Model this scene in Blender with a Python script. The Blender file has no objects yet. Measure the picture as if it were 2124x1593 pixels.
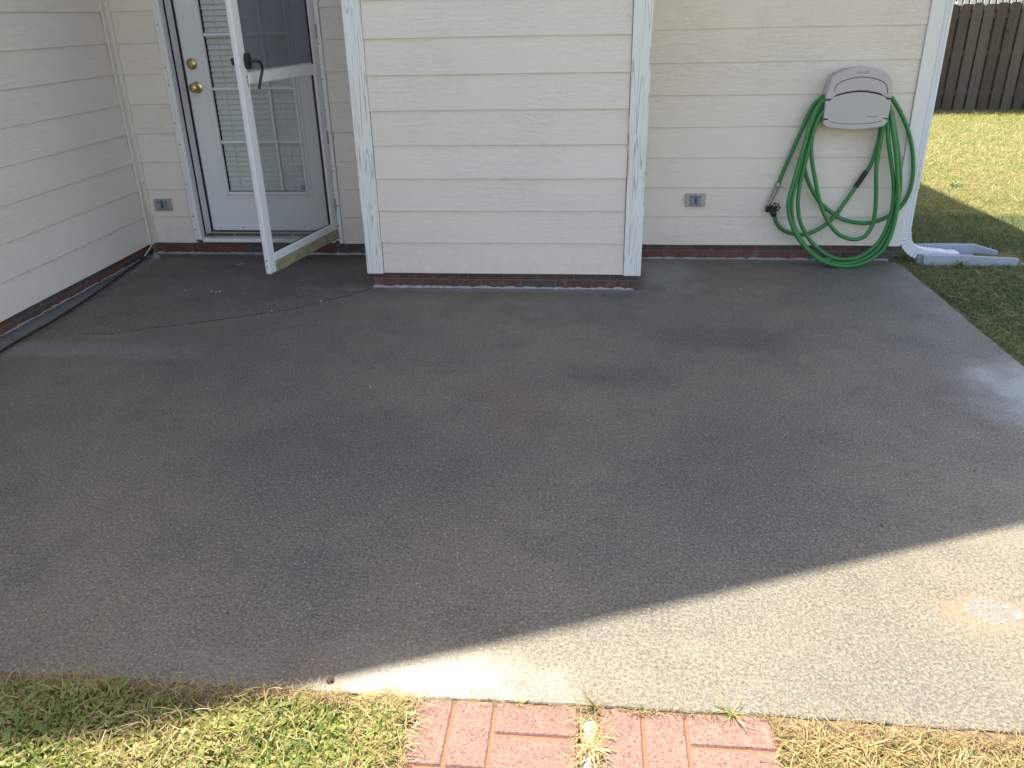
import bpy, math, random
import numpy as np
from mathutils import Vector, Matrix
R=math.radians
sc=bpy.context.scene
col=sc.collection
rng=np.random.default_rng(7); random.seed(7)

# ---------------------------------------------------------------- camera
H=1.4449
cam_d=bpy.data.cameras.new('camera'); cam=bpy.data.objects.new('camera',cam_d); col.objects.link(cam)
r=Vector((0.99524242,0.09540518,-0.01975805)); u=Vector((-0.02205164,0.4181073,0.90812995)); f=Vector((-0.09490129,0.90337375,-0.41822196))
M=Matrix.Identity(4)
for i in range(3): M[i][0]=r[i]; M[i][1]=u[i]; M[i][2]=-f[i]
M[0][3]=0; M[1][3]=0; M[2][3]=H
cam.matrix_world=M
cam_d.sensor_width=36; cam_d.lens=36*1672.1/2124
cam_d.clip_start=.05; cam_d.clip_end=600
sc.camera=cam
# ---------------------------------------------------------------- sky, sun, exposure
SX,SY=.35,.55                                   # shadow run per metre of height, towards +x and -y
SUN_EL=math.atan(1/math.hypot(SX,SY)); SUN_AZ=math.atan2(-SX,SY)      # from +y, clockwise
w=bpy.data.worlds.new('World'); sc.world=w; w.use_nodes=True
nt=w.node_tree; bg=nt.nodes['Background']
sky=nt.nodes.new('ShaderNodeTexSky'); sky.sky_type='NISHITA'; sky.sun_disc=False
sky.sun_elevation=SUN_EL; sky.sun_rotation=SUN_AZ; sky.air_density=1.0; sky.dust_density=1.5; sky.ozone_density=1.0
wb=nt.nodes.new('ShaderNodeMix'); wb.data_type='RGBA'; wb.blend_type='MULTIPLY'; wb.inputs[0].default_value=1; wb.inputs[7].default_value=(1.17,.985,.845,1)   # the camera's white balance, set for shade
nt.links.new(sky.outputs[0],wb.inputs[6]); nt.links.new(wb.outputs[2],bg.inputs[0]); bg.inputs[1].default_value=.122
sd=bpy.data.lights.new('sun','SUN'); sd.energy=4.2; sd.angle=R(.53); sd.color=(1,.90,.755)
sun=bpy.data.objects.new('sun',sd); col.objects.link(sun)
sun.rotation_euler=Vector((SX,-SY,-1)).to_track_quat('-Z','Y').to_euler(); sun.location=(-3,6,9)
sc.view_settings.view_transform='Standard'; sc.view_settings.look='None'; sc.view_settings.gamma=1; sc.view_settings.exposure=1.83
sc.cycles.use_denoising=True
try: sc.cycles.denoiser='OPENIMAGEDENOISE'; sc.cycles.denoising_input_passes='RGB_ALBEDO_NORMAL'
except Exception: pass
sc.cycles.max_bounces=8; sc.cycles.transparent_max_bounces=12

# ================================================================ node helpers
class NT:
    def __init__(s,name):
        s.m=bpy.data.materials.new(name); s.m.use_nodes=True; s.t=s.m.node_tree
        s.b=s.t.nodes['Principled BSDF']; s.c=None
    def n(s,ty,ins=None,**kw):
        nd=s.t.nodes.new(ty)
        for k,v in kw.items(): setattr(nd,k,v)
        for k,v in (ins or {}).items(): s.set(nd.inputs[k],v)
        return nd
    def set(s,sock,v):
        if isinstance(v,bpy.types.NodeSocket): s.t.links.new(v,sock)
        elif isinstance(v,(tuple,list)) and sock.type=='RGBA' and len(v)==3: sock.default_value=(*v,1)
        else: sock.default_value=v
    def coord(s,scale=(1,1,1),loc=(0,0,0),src=None):
        if s.c is None: s.c=s.n('ShaderNodeTexCoord').outputs['Object']
        return s.n('ShaderNodeMapping',{'Vector':src or s.c,'Scale':scale,'Location':loc}).outputs[0]
    def noise(s,scale,detail=3,rough=.5,vec=None,dist=0):
        nd=s.n('ShaderNodeTexNoise',{'Scale':scale,'Detail':detail,'Roughness':rough,'Distortion':dist})
        s.set(nd.inputs['Vector'],vec or s.coord()); return nd.outputs['Fac']
    def vor(s,scale,vec=None,out='Distance',feature='F1',rand=1):
        nd=s.n('ShaderNodeTexVoronoi',{'Scale':scale,'Randomness':rand},feature=feature)
        s.set(nd.inputs['Vector'],vec or s.coord()); return nd.outputs[out]
    def mr(s,v,a,b,c=0,d=1,smooth=False):
        nd=s.n('ShaderNodeMapRange',{'Value':v,'From Min':a,'From Max':b,'To Min':c,'To Max':d},interpolation_type='SMOOTHSTEP' if smooth else 'LINEAR'); return nd.outputs[0]
    def math(s,op,a,b=0,c=None):
        nd=s.n('ShaderNodeMath',operation=op); s.set(nd.inputs[0],a); s.set(nd.inputs[1],b)
        if c is not None: s.set(nd.inputs[2],c)
        return nd.outputs[0]
    def mix(s,f,a,b,mode='MIX'):
        nd=s.n('ShaderNodeMix',data_type='RGBA',blend_type=mode); s.set(nd.inputs[0],f); s.set(nd.inputs[6],a); s.set(nd.inputs[7],b); return nd.outputs[2]
    def ramp(s,v,stops):
        nd=s.n('ShaderNodeValToRGB'); s.set(nd.inputs[0],v); e=nd.color_ramp.elements
        while len(e)<len(stops): e.new(.5)
        for i,(p,c) in enumerate(stops): e[i].position=p; e[i].color=(*c,1)
        return nd.outputs[0]
    def attr(s,name): return s.n('ShaderNodeAttribute',attribute_name=name).outputs['Fac']
    def bump(s,h,strength=.3,dist=.001,prev=None):
        nd=s.n('ShaderNodeBump',{'Height':h,'Strength':strength,'Distance':dist})
        if prev is not None: s.set(nd.inputs['Normal'],prev)
        return nd.outputs[0]
    def out(s,color=None,rough=None,normal=None,**kw):
        if color is not None: s.set(s.b.inputs['Base Color'],color)
        if rough is not None: s.set(s.b.inputs['Roughness'],rough)
        if normal is not None: s.set(s.b.inputs['Normal'],normal)
        for k,v in kw.items(): s.set(s.b.inputs[k.replace('_',' ')],v)
        return s.m
    def blob(s,x,y,rx,ry,soft=.5,wob=.35,nscale=3,rot=0):
        c=s.coord(scale=(1/rx,1/ry,0),loc=(-x/rx,-y/ry,0))
        nz=s.noise(nscale,3,.6)
        d=s.n('ShaderNodeVectorMath',{0:c},operation='LENGTH').outputs['Value']
        d=s.math('ADD',d,s.mr(nz,.2,.8,-wob,wob))
        return s.mr(d,1-soft,1+soft,1,0,True)

def plain(name,c,rough=.5,metal=0,var=.06,bump=.0,bscale=80,**kw):
    t=NT(name); nz=t.noise(14,4,.6)
    cc=t.mix(nz,tuple(v*(1-var) for v in c),tuple(min(1,v*(1+var)) for v in c))
    nrm=t.bump(t.noise(bscale,3),bump,.001) if bump else None
    return t.out(cc,rough,nrm,Metallic=metal,**kw)

# ---- siding: cream fibre cement with embossed grain
def mat_siding():
    t=NT('cream_siding')
    tint=t.attr('tint')
    base=t.mix(tint,(.765,.690,.605),(.795,.725,.645))
    big=t.noise(1.3,3,.6)
    base=t.mix(t.mr(big,.35,.7,0,.35),base,(.72,.65,.585))
    dirt=t.noise(9,5,.7); base=t.mix(t.mr(dirt,.6,.85,0,.35),base,(.5,.46,.39))
    spk=t.vor(26,t.coord((1,1,1))); zc=t.n('ShaderNodeSeparateXYZ',{0:t.coord()}).outputs['Z']
    spl=t.math('MULTIPLY',t.mr(zc,.36,.08,0,1),t.mr(t.noise(16,5,.75),.45,.72)); base=t.mix(t.math('MULTIPLY',spl,.25),base,(.47,.43,.38))
    base=t.mix(t.mr(spk,.0,.035,.5,0),base,(.3,.27,.22))
    off=t.n('ShaderNodeCombineXYZ',{'X':t.math('MULTIPLY',tint,31),'Y':0.0,'Z':t.math('MULTIPLY',tint,7)}).outputs[0]
    v=t.n('ShaderNodeVectorMath',{0:t.coord((3.2,3.2,60)),1:off},operation='ADD').outputs[0]
    v2=t.n('ShaderNodeVectorMath',{0:t.coord((9,9,260)),1:off},operation='ADD').outputs[0]
    g=t.noise(1.6,3,.55,v,1.2); wv=t.math('SINE',t.math('MULTIPLY',g,46)); g2=t.noise(1.2,2,.5,v2)
    h=t.math('ADD',t.math('MULTIPLY',t.mr(wv,.55,1),t.mr(t.noise(2.2,2),.40,.66,.40,.9)),t.math('MULTIPLY',g2,.5))
    return t.out(base,.62,t.bump(h,.55,.0014))
# ---- white trim paint, worn through along the grain
def mat_trim(peel=1.0,name='peeling_white_trim'):
    t=NT(name)
    c=t.c=t.n('ShaderNodeTexCoord').outputs['Object']
    sep=t.n('ShaderNodeSeparateXYZ',{0:c}); z=sep.outputs['Z']
    seg=t.math('FLOOR',t.math('MULTIPLY',z,2.35)); wn=t.n('ShaderNodeTexWhiteNoise',{'W':seg},noise_dimensions='1D').outputs['Value']
    off=t.n('ShaderNodeCombineXYZ',{'X':t.math('MULTIPLY',wn,9),'Y':0.0,'Z':t.math('MULTIPLY',wn,13)}).outputs[0]
    v=t.n('ShaderNodeVectorMath',{0:t.coord((17,17,1.0)),1:off},operation='ADD').outputs[0]
    rings=t.math('SINE',t.math('MULTIPLY',t.noise(1.0,2,.45,v,.3),62))
    fine=t.noise(1,3,.7,t.coord((260,260,16)))
    line=t.math('MULTIPLY',t.mr(rings,.70,.95),t.mr(fine,.34,.50))
    patch=t.mr(t.noise(7,4,.6,t.coord((2.4,2.4,.6))),.36,.50)
    line=t.math('MULTIPLY',t.math('MULTIPLY',line,patch),.8)
    flake=t.mr(t.noise(1,5,.6,t.coord((24,24,7))),.70,.72)
    mask=t.math('MULTIPLY',t.math('MAXIMUM',line,flake),peel)
    white=t.mix(t.noise(5,3),(.735,.715,.69),(.785,.77,.75))
    cc=t.mix(mask,white,(.38,.36,.35))
    return t.out(cc,.6,t.bump(t.math('SUBTRACT',1.0,mask),.5,.0008))
def mat_concrete(name,old=False):
    t=NT(name)
    big=t.noise(.75,4,.6); med=t.noise(2.4,5,.62); mot=t.noise(9,4,.65)
    a=t.mix(t.mr(big,.4,.62,0,1,True),(.170,.152,.106),(.122,.117,.096))
    a=t.mix(t.mr(med,.48,.72,0,.75,True),a,(.108,.101,.080))
    a=t.mix(t.mr(mot,.5,.75,0,.35),a,(.22,.198,.165))
    # tide lines of dried water, blotches with crisp rims, faint broom streaks
    wn_=t.noise(1.15,5,.6); rim=t.math('ABSOLUTE',t.math('SUBTRACT',wn_,.52)); a=t.mix(t.mr(rim,.0,.012,.30,0),a,(.075,.070,.062))
    a=t.mix(t.mr(t.noise(3.4,6,.68),.57,.61,0,.26),a,(.075,.074,.072))
    a=t.mix(t.mr(t.noise(2.2,5,.6,t.coord((1,1,1),(7,3,0))),.56,.64,0,.34),a,(.082,.084,.088))
    a=t.mix(t.mr(t.noise(1,4,.6,t.coord((46,2.2,1))),.60,.75,0,.22),a,(.08,.078,.072))
    # stains with their own shape
    a=t.mix(t.math('MULTIPLY',t.blob(-.30,2.93,.10,.24,.5,.7,6),.5),a,(.165,.105,.075))
    a=t.mix(t.math('MULTIPLY',t.blob(-.42,3.03,.22,.05,.5,.5,6),.45),a,(.165,.105,.075))
    a=t.mix(t.math('MULTIPLY',t.blob(.68,3.68,.30,.15,.7,.6,4),.62),a,(.050,.052,.056))
    a=t.mix(t.math('MULTIPLY',t.blob(.08,3.22,.28,.12,.7,.7,5),.55),a,(.055,.056,.063))
    a=t.mix(t.math('MULTIPLY',t.blob(.55,2.45,.35,.55,.7,.7,3),.6),a,(.062,.065,.070))
    a=t.mix(t.math('MULTIPLY',t.blob(-.85,2.4,.5,.5,.7,.7,3),.6),a,(.063,.064,.072))
    a=t.mix(t.math('MULTIPLY',t.blob(-.66,1.44,.11,.06,.5,.4,7),.55),a,(.12,.085,.045))
    edge_l=t.blob(-2.9,3.4,.9,.09,.6,.5,5); a=t.mix(t.math('MULTIPLY',edge_l,.45),a,(.27,.28,.29))
    # pale efflorescence along walls
    for bx,by,rx,ry in ((-.5,4.40,.85,.035),(1.15,5.06,.95,.05),(.42,4.85,.18,.35),(-2.93,4.3,.05,1.1),(-2.35,5.12,.6,.04)):
        a=t.mix(t.math('MULTIPLY',t.blob(bx,by,rx,ry,.6,.6,6),.6),a,(.31,.32,.33))
    # worn spot: exposed stones ringed with orange
    ring=t.blob(1.045,1.765,.105,.075,.35,.35,9); core=t.blob(1.065,1.775,.068,.05,.2,.25,14)
    a=t.mix(t.math('MULTIPLY',ring,.33),a,(.40,.20,.10))
    st=t.vor(46,t.coord(),'Distance'); stc=t.mr(st,.22,.36,1,0); stn=t.mr(t.vor(46,t.coord(),'Color'),.48,.55)
    a=t.mix(t.math('MULTIPLY',core,.9),a,(.19,.175,.16))
    a=t.mix(t.math('MULTIPLY',t.math('MULTIPLY',core,stc),stn),a,(.62,.57,.48))
    if old: a=t.mix(.22,a,(.06,.055,.048))
    # sand grain
    g=t.vor(210,t.coord(),'Color'); g1=t.noise(115,5,.95)
    k=.75 if old else 1.0
    a=t.mix(t.mr(g1,.525,.60,0,.70*k),a,(.36,.32,.25))
    a=t.mix(t.mr(g1,.485,.41,0,.85*k),a,(.025,.024,.024))
    g2=t.noise(52,3,.8); a=t.mix(t.mr(g2,.56,.68,0,.20*k),a,(.30,.27,.21)); a=t.mix(t.mr(g2,.44,.34,0,.24*k),a,(.045,.043,.042))
    sp=t.vor(75,t.coord(),'Distance'); spn=t.mr(t.n('ShaderNodeSeparateColor',{0:t.vor(75,t.coord(),'Color')}).outputs[0],.84,.87)
    a=t.mix(t.math('MULTIPLY',t.mr(sp,.14,.24,.8,0),spn),a,(.42,.38,.30))
    a=t.mix(t.mr(t.noise(46,2,.5),.70,.74,0,.6),a,(.05,.048,.045))
    pits=t.mr(t.vor(120,t.coord(),'Distance'),.0,.35)
    h=t.math('ADD',t.math('MULTIPLY',g1,1.0),t.math('MULTIPLY',pits,.35))
    wet=t.mr(t.noise(1.7,3,.55),.35,.65,.50,.66)
    pud=t.blob(-.50,1.43,.34,.13,.6,.4,6)
    rough=t.math('SUBTRACT',wet,t.math('MULTIPLY',pud,.30))
    rough=t.math('SUBTRACT',rough,t.math('MULTIPLY',t.blob(1.98,3.02,.36,.42,.6,.45,5),.40))
    n1=t.bump(h,t.math('SUBTRACT',.7 if not old else .4,t.math('MULTIPLY',t.blob(1.98,3.02,.36,.42,.6,.45,5),.66)),.0026)
    cw=t.math('MAXIMUM',t.math('MULTIPLY',t.blob(-.50,1.43,.34,.10,.6,.5,6),1.0),t.math('MULTIPLY',t.blob(1.98,3.02,.34,.40,.7,.45,5),.36))
    t.set(t.b.inputs['Coat Weight'],cw); t.set(t.b.inputs['Coat Roughness'],.33); t.set(t.b.inputs['Coat Normal'],t.bump(h,.3,.0026))
    return t.out(a,rough,n1,**{'Specular_IOR_Level':.5})
def mat_brick():
    t=NT('red_brick'); tint=t.attr('tint')
    a=t.ramp(tint,[(0,(.07,.065,.065)),(.12,(.085,.040,.032)),(.5,(.14,.058,.045)),(1,(.095,.046,.038))])
    a=t.mix(t.mr(t.noise(60,4,.7),.5,.8,0,.5),a,(.09,.05,.045))
    a=t.mix(t.mr(t.noise(18,5,.75),.52,.70,0,.6),a,(.20,.18,.17))
    return t.out(a,.85,t.bump(t.noise(160,4),.6,.002))
def mat_mortar():
    t=NT('mortar'); a=t.mix(t.noise(50,4,.7),(.07,.06,.055),(.19,.17,.155)); return t.out(a,.9,t.bump(t.noise(180,4,.7),.8,.003))
def mat_paver():
    t=NT('red_paver')
    g=t.noise(170,4,.9); b=t.noise(5,5,.7)
    a=t.mix(t.mr(b,.3,.7),(.295,.180,.145),(.235,.138,.110))
    a=t.mix(t.mr(g,.56,.72,0,.8),a,(.50,.38,.30)); a=t.mix(t.mr(g,.48,.38,0,.95),a,(.085,.04,.032))
    a=t.mix(t.math('MULTIPLY',t.attr('groove'),.7),a,(.30,.13,.06))
    a=t.mix(t.mr(t.noise(14,4,.7),.6,.74,0,.4),a,(.42,.33,.25))
    return t.out(a,.85,t.bump(g,.9,.004))
def mat_ground():
    t=NT('lawn_soil')
    v=t.coord((1,1,1)); b=t.noise(.9,4,.65); m=t.noise(7,5,.75); fz=t.noise(60,4,.8,t.coord((1,1,1)))
    a=t.mix(t.mr(b,.35,.65),(.13,.14,.04),(.19,.165,.06))
    a=t.mix(t.mr(m,.45,.7,0,.7),a,(.11,.14,.035)); a=t.mix(t.mr(fz,.5,.75,0,.8),a,(.27,.23,.10)); a=t.mix(t.mr(fz,.45,.3,0,.8),a,(.025,.03,.012))
    return t.out(a,.95,t.bump(fz,1,.02))
def mat_grass(name,stops,trans=.35):
    t=NT(name); a=t.ramp(t.attr('tint'),stops)
    a=t.mix(t.mr(t.noise(40,2),.4,.8,0,.3),a,(.16,.14,.05))
    m=t.out(a,.55,None)
    tr=t.n('ShaderNodeBsdfTranslucent'); t.set(tr.inputs[0],a)
    mx=t.n('ShaderNodeMixShader',{0:trans}); t.t.links.new(t.b.outputs[0],mx.inputs[1]); t.t.links.new(tr.outputs[0],mx.inputs[2])
    t.t.links.new(mx.outputs[0],t.t.nodes['Material Output'].inputs[0]); return m
def mat_fence():
    t=NT('weathered_fence_wood'); tint=t.attr('tint')
    g=t.noise(1,4,.65,t.coord((26,26,1.3))); k=t.noise(1,3,.6,t.coord((6,6,2.2)))
    a=t.mix(tint,(.085,.058,.045),(.125,.105,.088)); a=t.mix(t.mr(g,.45,.7,0,.7),a,(.05,.040,.036)); a=t.mix(t.mr(k,.62,.72,0,.8),a,(.025,.026,.028))
    return t.out(a,.85,t.bump(g,.6,.004))
def mat_glass(name,tint=(1,1,1),rough=0.02,refl=1.0,dark=0.0):
    t=NT(name); nodes=t.t.nodes
    gl=t.n('ShaderNodeBsdfGlossy',{'Roughness':rough}); tr=t.n('ShaderNodeBsdfTransparent'); t.set(tr.inputs[0],tint)
    lw=t.n('ShaderNodeLayerWeight',{'Blend':.5}).outputs['Facing']; fac=t.math('MULTIPLY',t.math('MULTIPLY_ADD',t.math('POWER',lw,5.0),.96,.04),refl)
    mx=t.n('ShaderNodeMixShader'); t.set(mx.inputs[0],fac); t.t.links.new(tr.outputs[0],mx.inputs[1]); t.t.links.new(gl.outputs[0],mx.inputs[2])
    last=mx.outputs[0]
    if dark:
        df=t.n('ShaderNodeBsdfDiffuse'); t.set(df.inputs[0],(.23,.235,.25)); m2=t.n('ShaderNodeMixShader',{0:dark}); t.t.links.new(last,m2.inputs[1]); t.t.links.new(df.outputs[0],m2.inputs[2]); last=m2.outputs[0]
    t.t.links.new(last,nodes['Material Output'].inputs[0]); return t.m
def mat_shingle():
    t=NT('grey_shingle'); a=t.mix(t.noise(60,3),(.06,.055,.05),(.11,.10,.095)); return t.out(a,.9)
def mat_stormwhite():
    t=NT('storm_door_white')
    a=t.mix(t.noise(9,3),(.73,.73,.745),(.78,.78,.79))
    wear=t.mr(t.noise(1,5,.7,t.coord((55,55,30))),.64,.69)
    zz=t.n('ShaderNodeSeparateXYZ',{0:t.c}).outputs['Z']
    band=t.math('MULTIPLY',t.mr(zz,1.05,1.12),t.mr(zz,1.36,1.28))
    xx=t.n('ShaderNodeSeparateXYZ',{0:t.c}).outputs['X']
    band=t.math('MULTIPLY',band,t.mr(xx,.5,.7))
    a=t.mix(t.math('MULTIPLY',wear,band),a,(.30,.30,.31))
    return t.out(a,.42)
def mat_expander():
    t=NT('stained_door_expander')
    g=t.noise(1,4,.65,t.coord((9,9,22)))
    a=t.mix(t.mr(g,.35,.65),(.42,.38,.25),(.27,.235,.13)); a=t.mix(t.mr(t.noise(40,3),.62,.72,0,.5),a,(.14,.12,.08))
    return t.out(a,.6)
def mat_hose():
    t=NT('green_hose'); a=t.mix(t.noise(16,3),(.028,.172,.044),(.040,.215,.060)); a=t.mix(t.mr(t.noise(24,5,.7),.58,.74,0,.4),a,(.10,.13,.07)); return t.out(a,.38,t.bump(t.noise(120,2),.15,.001),Specular_IOR_Level=.5)

MS=dict(siding=mat_siding(),trim=mat_trim(),smooth_trim=plain('white_trim_paint',(.755,.745,.735),.5,var=.03,bump=.15,bscale=40),
 cream=plain('cream_trim',(.70,.65,.57),.6,var=.03),
 concrete=mat_concrete('patio_concrete'),concrete_old=mat_concrete('landing_concrete',True),brick=mat_brick(),mortar=mat_mortar(),paver=mat_paver(),ground=mat_ground(),
 dry_soil=plain('dry_soil',(.15,.105,.060),.95,0,.4,.9,70),soil=plain('dark_soil_shade',(.040,.031,.022),.95,0,.4,.8,90),fence=mat_fence(),white_door=plain('white_door_paint',(.76,.745,.75),.45,var=.02,bump=.08,bscale=220),storm=mat_stormwhite(),expander=mat_expander(),
 black=plain('black_metal',(.012,.013,.018),.35),rubber=plain('black_rubber',(.01,.012,.016),.45),brass=plain('brass',(.56,.44,.23),.26,1.0,.2),
 alu=plain('grey_aluminium',(.40,.40,.37),.5,.6,.1,.2),lid=plain('grey_lid',(.25,.29,.36),.42,.3),gsteel=plain('dull_steel',(.33,.32,.30),.45,.7,.2,.3),
 sill=plain('tan_sill',(.42,.40,.36),.5,.3,.15),screw=plain('screw_steel',(.05,.05,.055),.4,.8),
 glass=mat_glass('door_glass',(.97,.98,.98)),storm_glass=mat_glass('storm_glass',(.93,.94,.945),.02,1.2,.10),screen=mat_glass('insect_screen',(.72,.75,.80),.3,.4,.34),
 slat=plain('blind_slat',(.66,.66,.63),.55,var=.03),dark=plain('dark_gap',(.012,.012,.014),.8),muntin=plain('white_muntin',(.74,.75,.77),.45,var=.02),
 holder=plain('grey_plastic',(.48,.46,.455),.55,0,.05,.25,260),hose=mat_hose(),wheel=plain('valve_wheel_paint',(.05,.012,.018),.4),
 splash=plain('grey_plastic_splash',(.34,.37,.43),.55,0,.15,.2),downspout=plain('white_downspout',(.72,.73,.79),.38,0,.03),
 pipe=plain('grey_pipe',(.33,.35,.38),.5,0,.15,.2),cable=plain('cream_cable',(.55,.52,.47),.5),shingle=mat_shingle(),soffit=plain('white_soffit',(.7,.7,.7),.6),
 blue=plain('sticker_blue',(.03,.07,.32),.4),pale=plain('sticker_pale',(.45,.52,.68),.4),white=plain('sticker_white',(.8,.8,.82),.4),
 litter=plain('white_litter',(.66,.64,.58),.7),caulk=plain('pale_mortar_smear',(.40,.38,.36),.85,0,.25,.8,60),bark=plain('bark',(.10,.07,.05),.9,0,.2,.6,20),
 fence_white=plain('white_fence_paint',(.75,.75,.72),.6))

# ================================================================ mesh helpers
def finish(ob,m,parent=None,smooth=False):
    ms=m if isinstance(m,(list,tuple)) else [m]
    for x in ms: ob.data.materials.append(x)
    col.objects.link(ob)
    if parent is not None: ob.parent=parent
    if smooth:
        ob.data.polygons.foreach_set('use_smooth',[True]*len(ob.data.polygons))
        try: ob.data.set_sharp_from_angle(angle=R(40))
        except Exception: pass
    return ob
class MB:
    def __init__(s): s.v=[]; s.f=[]; s.mi=[]; s.t=[]; s.xf=None
    def add(s,vs,fs,mi=0,tint=.5):
        o=len(s.v); s.v+= [tuple(v) for v in vs]; s.f+=[tuple(i+o for i in q) for q in fs]; s.mi+=[mi]*len(fs); s.t+=[tint]*len(vs)
    def box(s,a,b,mi=0,tint=.5,ch=0):
        x0,y0,z0=[min(a[i],b[i]) for i in range(3)]; x1,y1,z1=[max(a[i],b[i]) for i in range(3)]
        if ch<=0:
            vs=[(x,y,z) for z in (z0,z1) for y in (y0,y1) for x in (x0,x1)]
            s.add(vs,[(0,2,3,1),(4,5,7,6),(0,1,5,4),(2,6,7,3),(0,4,6,2),(1,3,7,5)],mi,tint); return
        # chamfered box
        P=[]; idx={}
        for ix,(X,sx) in enumerate(((x0,1),(x1,-1))):
            for iy,(Y,sy) in enumerate(((y0,1),(y1,-1))):
                for iz,(Z,sz) in enumerate(((z0,1),(z1,-1))):
                    idx[(ix,iy,iz)]=len(P); P+=[(X,Y+sy*ch,Z+sz*ch),(X+sx*ch,Y,Z+sz*ch),(X+sx*ch,Y+sy*ch,Z)]
        g=lambda i,j,k,a:idx[(i,j,k)]+a
        F=[]
        for i in (0,1):
            q=[g(i,0,0,0),g(i,1,0,0),g(i,1,1,0),g(i,0,1,0)]; F.append(q if i else q[::-1])
            q=[g(0,i,0,1),g(0,i,1,1),g(1,i,1,1),g(1,i,0,1)]; F.append(q if i else q[::-1])
            q=[g(0,0,i,2),g(1,0,i,2),g(1,1,i,2),g(0,1,i,2)]; F.append(q if i else q[::-1])
        for i in (0,1):
            for j in (0,1):
                F.append([g(i,j,0,0),g(i,j,0,1),g(i,j,1,1),g(i,j,1,0)]); F.append([g(i,0,j,0),g(i,0,j,2),g(i,1,j,2),g(i,1,j,0)]); F.append([g(0,i,j,1),g(0,i,j,2),g(1,i,j,2),g(1,i,j,1)])
                for k in (0,1): F.append([g(i,j,k,0),g(i,j,k,1),g(i,j,k,2)])
        s.add(P,F,mi,tint)
    def prism(s,poly,y0,y1,mi=0,tint=.5,bev=0):       # poly in (x,z), extruded along y; front is y0
        n=len(poly); cx=sum(p[0] for p in poly)/n; cz=sum(p[1] for p in poly)/n
        rings=[(y1,0)]
        if bev: rings=[(y1,0),(y0+bev,0),(y0+bev*.3,bev*.35),(y0,bev)]
        else: rings=[(y1,0),(y0,0)]
        vs=[]
        for y,ins in rings:
            for k,(x,z) in enumerate(poly):
                if ins:
                    a=poly[k-1]; b=poly[(k+1)%n]; tx,tz=b[0]-a[0],b[1]-a[1]; L=math.hypot(tx,tz) or 1
                    nx,nz=-tz/L,tx/L
                    if (cx-x)*nx+(cz-z)*nz<0: nx,nz=-nx,-nz
                    vs.append((x+nx*ins,y,z+nz*ins))
                else: vs.append((x,y,z))
        fs=[]
        for q in range(len(rings)-1):
            for k in range(n):
                k2=(k+1)%n; fs.append((q*n+k,q*n+k2,(q+1)*n+k2,(q+1)*n+k))
        fs.append(tuple(range(n))); fs.append(tuple((len(rings)-1)*n+k for k in range(n))[::-1])
        s.add(vs,fs,mi,tint)
    def tube(s,pts,rad,seg=10,mi=0,smooth=6,cap=True,tint=.5):
        P=spline(pts,smooth) if smooth else [Vector(p) for p in pts]
        n=len(P); rr=rad if callable(rad) else (lambda t:rad)
        T=[(P[min(i+1,n-1)]-P[max(i-1,0)]).normalized() for i in range(n)]
        up=Vector((0,0,1)) if abs(T[0].z)<.9 else Vector((0,1,0)); N=(up-T[0]*up.dot(T[0])).normalized(); vs=[]
        for i in range(n):
            N=(N-T[i]*N.dot(T[i])).normalized(); B=T[i].cross(N); r_=rr(i/(n-1))
            for k in range(seg):
                a=2*math.pi*k/seg; vs.append(P[i]+(N*math.cos(a)+B*math.sin(a))*r_)
        fs=[(i*seg+k,i*seg+(k+1)%seg,(i+1)*seg+(k+1)%seg,(i+1)*seg+k) for i in range(n-1) for k in range(seg)]
        if cap: fs+=[tuple(range(seg))[::-1],tuple((n-1)*seg+k for k in range(seg))]
        s.add(vs,fs,mi,tint)
    def lathe(s,prof,c,axis,seg=24,mi=0):             # prof: (radius, distance along axis)
        c=Vector(c); ax=Vector(axis).normalized(); a=ax.orthogonal().normalized(); b=ax.cross(a); vs=[]
        for r_,d in prof:
            for k in range(seg):
                t=2*math.pi*k/seg; vs.append(c+ax*d+(a*math.cos(t)+b*math.sin(t))*r_)
        n=len(prof); fs=[(i*seg+k,i*seg+(k+1)%seg,(i+1)*seg+(k+1)%seg,(i+1)*seg+k) for i in range(n-1) for k in range(seg)]
        fs+=[tuple(range(seg))[::-1],tuple((n-1)*seg+k for k in range(seg))]
        s.add(vs,fs,mi)
    def build(s,name,m,parent=None,smooth=False,tint=False,recalc=True):
        me=bpy.data.meshes.new(name); me.from_pydata(s.v,[],s.f); me.polygons.foreach_set('material_index',s.mi)
        if tint: a=me.attributes.new('tint','FLOAT','POINT'); a.data.foreach_set('value',s.t)
        me.update()
        if recalc:
            import bmesh
            b=bmesh.new(); b.from_mesh(me); bmesh.ops.recalc_face_normals(b,faces=b.faces); b.to_mesh(me); b.free()
        return finish(bpy.data.objects.new(name,me),m,parent,smooth)
def spline(pts,sub):
    P=[Vector(p) for p in pts]; Q=[P[0]*2-P[1]]+P+[P[-1]*2-P[-2]]; out=[]
    for i in range(1,len(Q)-2):
        a,b,c,d=Q[i-1:i+3]
        for k in range(sub):
            t=k/sub; out.append(.5*((2*b)+(c-a)*t+(2*a-5*b+4*c-d)*t*t+(3*b-a-3*c+d)*t**3))
    out.append(P[-1]); return out
def tag(o,label=None,cat=None,group=None,kind=None):
    if label: o['label']=label
    if cat: o['category']=cat
    if group: o['group']=group
    if kind: o['kind']=kind
    return o
def empty(name,loc=(0,0,0),**kw):
    o=bpy.data.objects.new(name,None); o.location=loc; o.empty_display_size=.1; col.objects.link(o); return tag(o,**kw)
def rel(o,parent):                                   # parent a mesh written in world coordinates to an offset empty
    o.parent=parent; o.matrix_parent_inverse=Matrix.Translation(-Vector(parent.location)); return o
def depth(p,y,y0=5.0): s_=y/y0; return (p[0]*s_,y,H+(p[1]-H)*s_)

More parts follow.
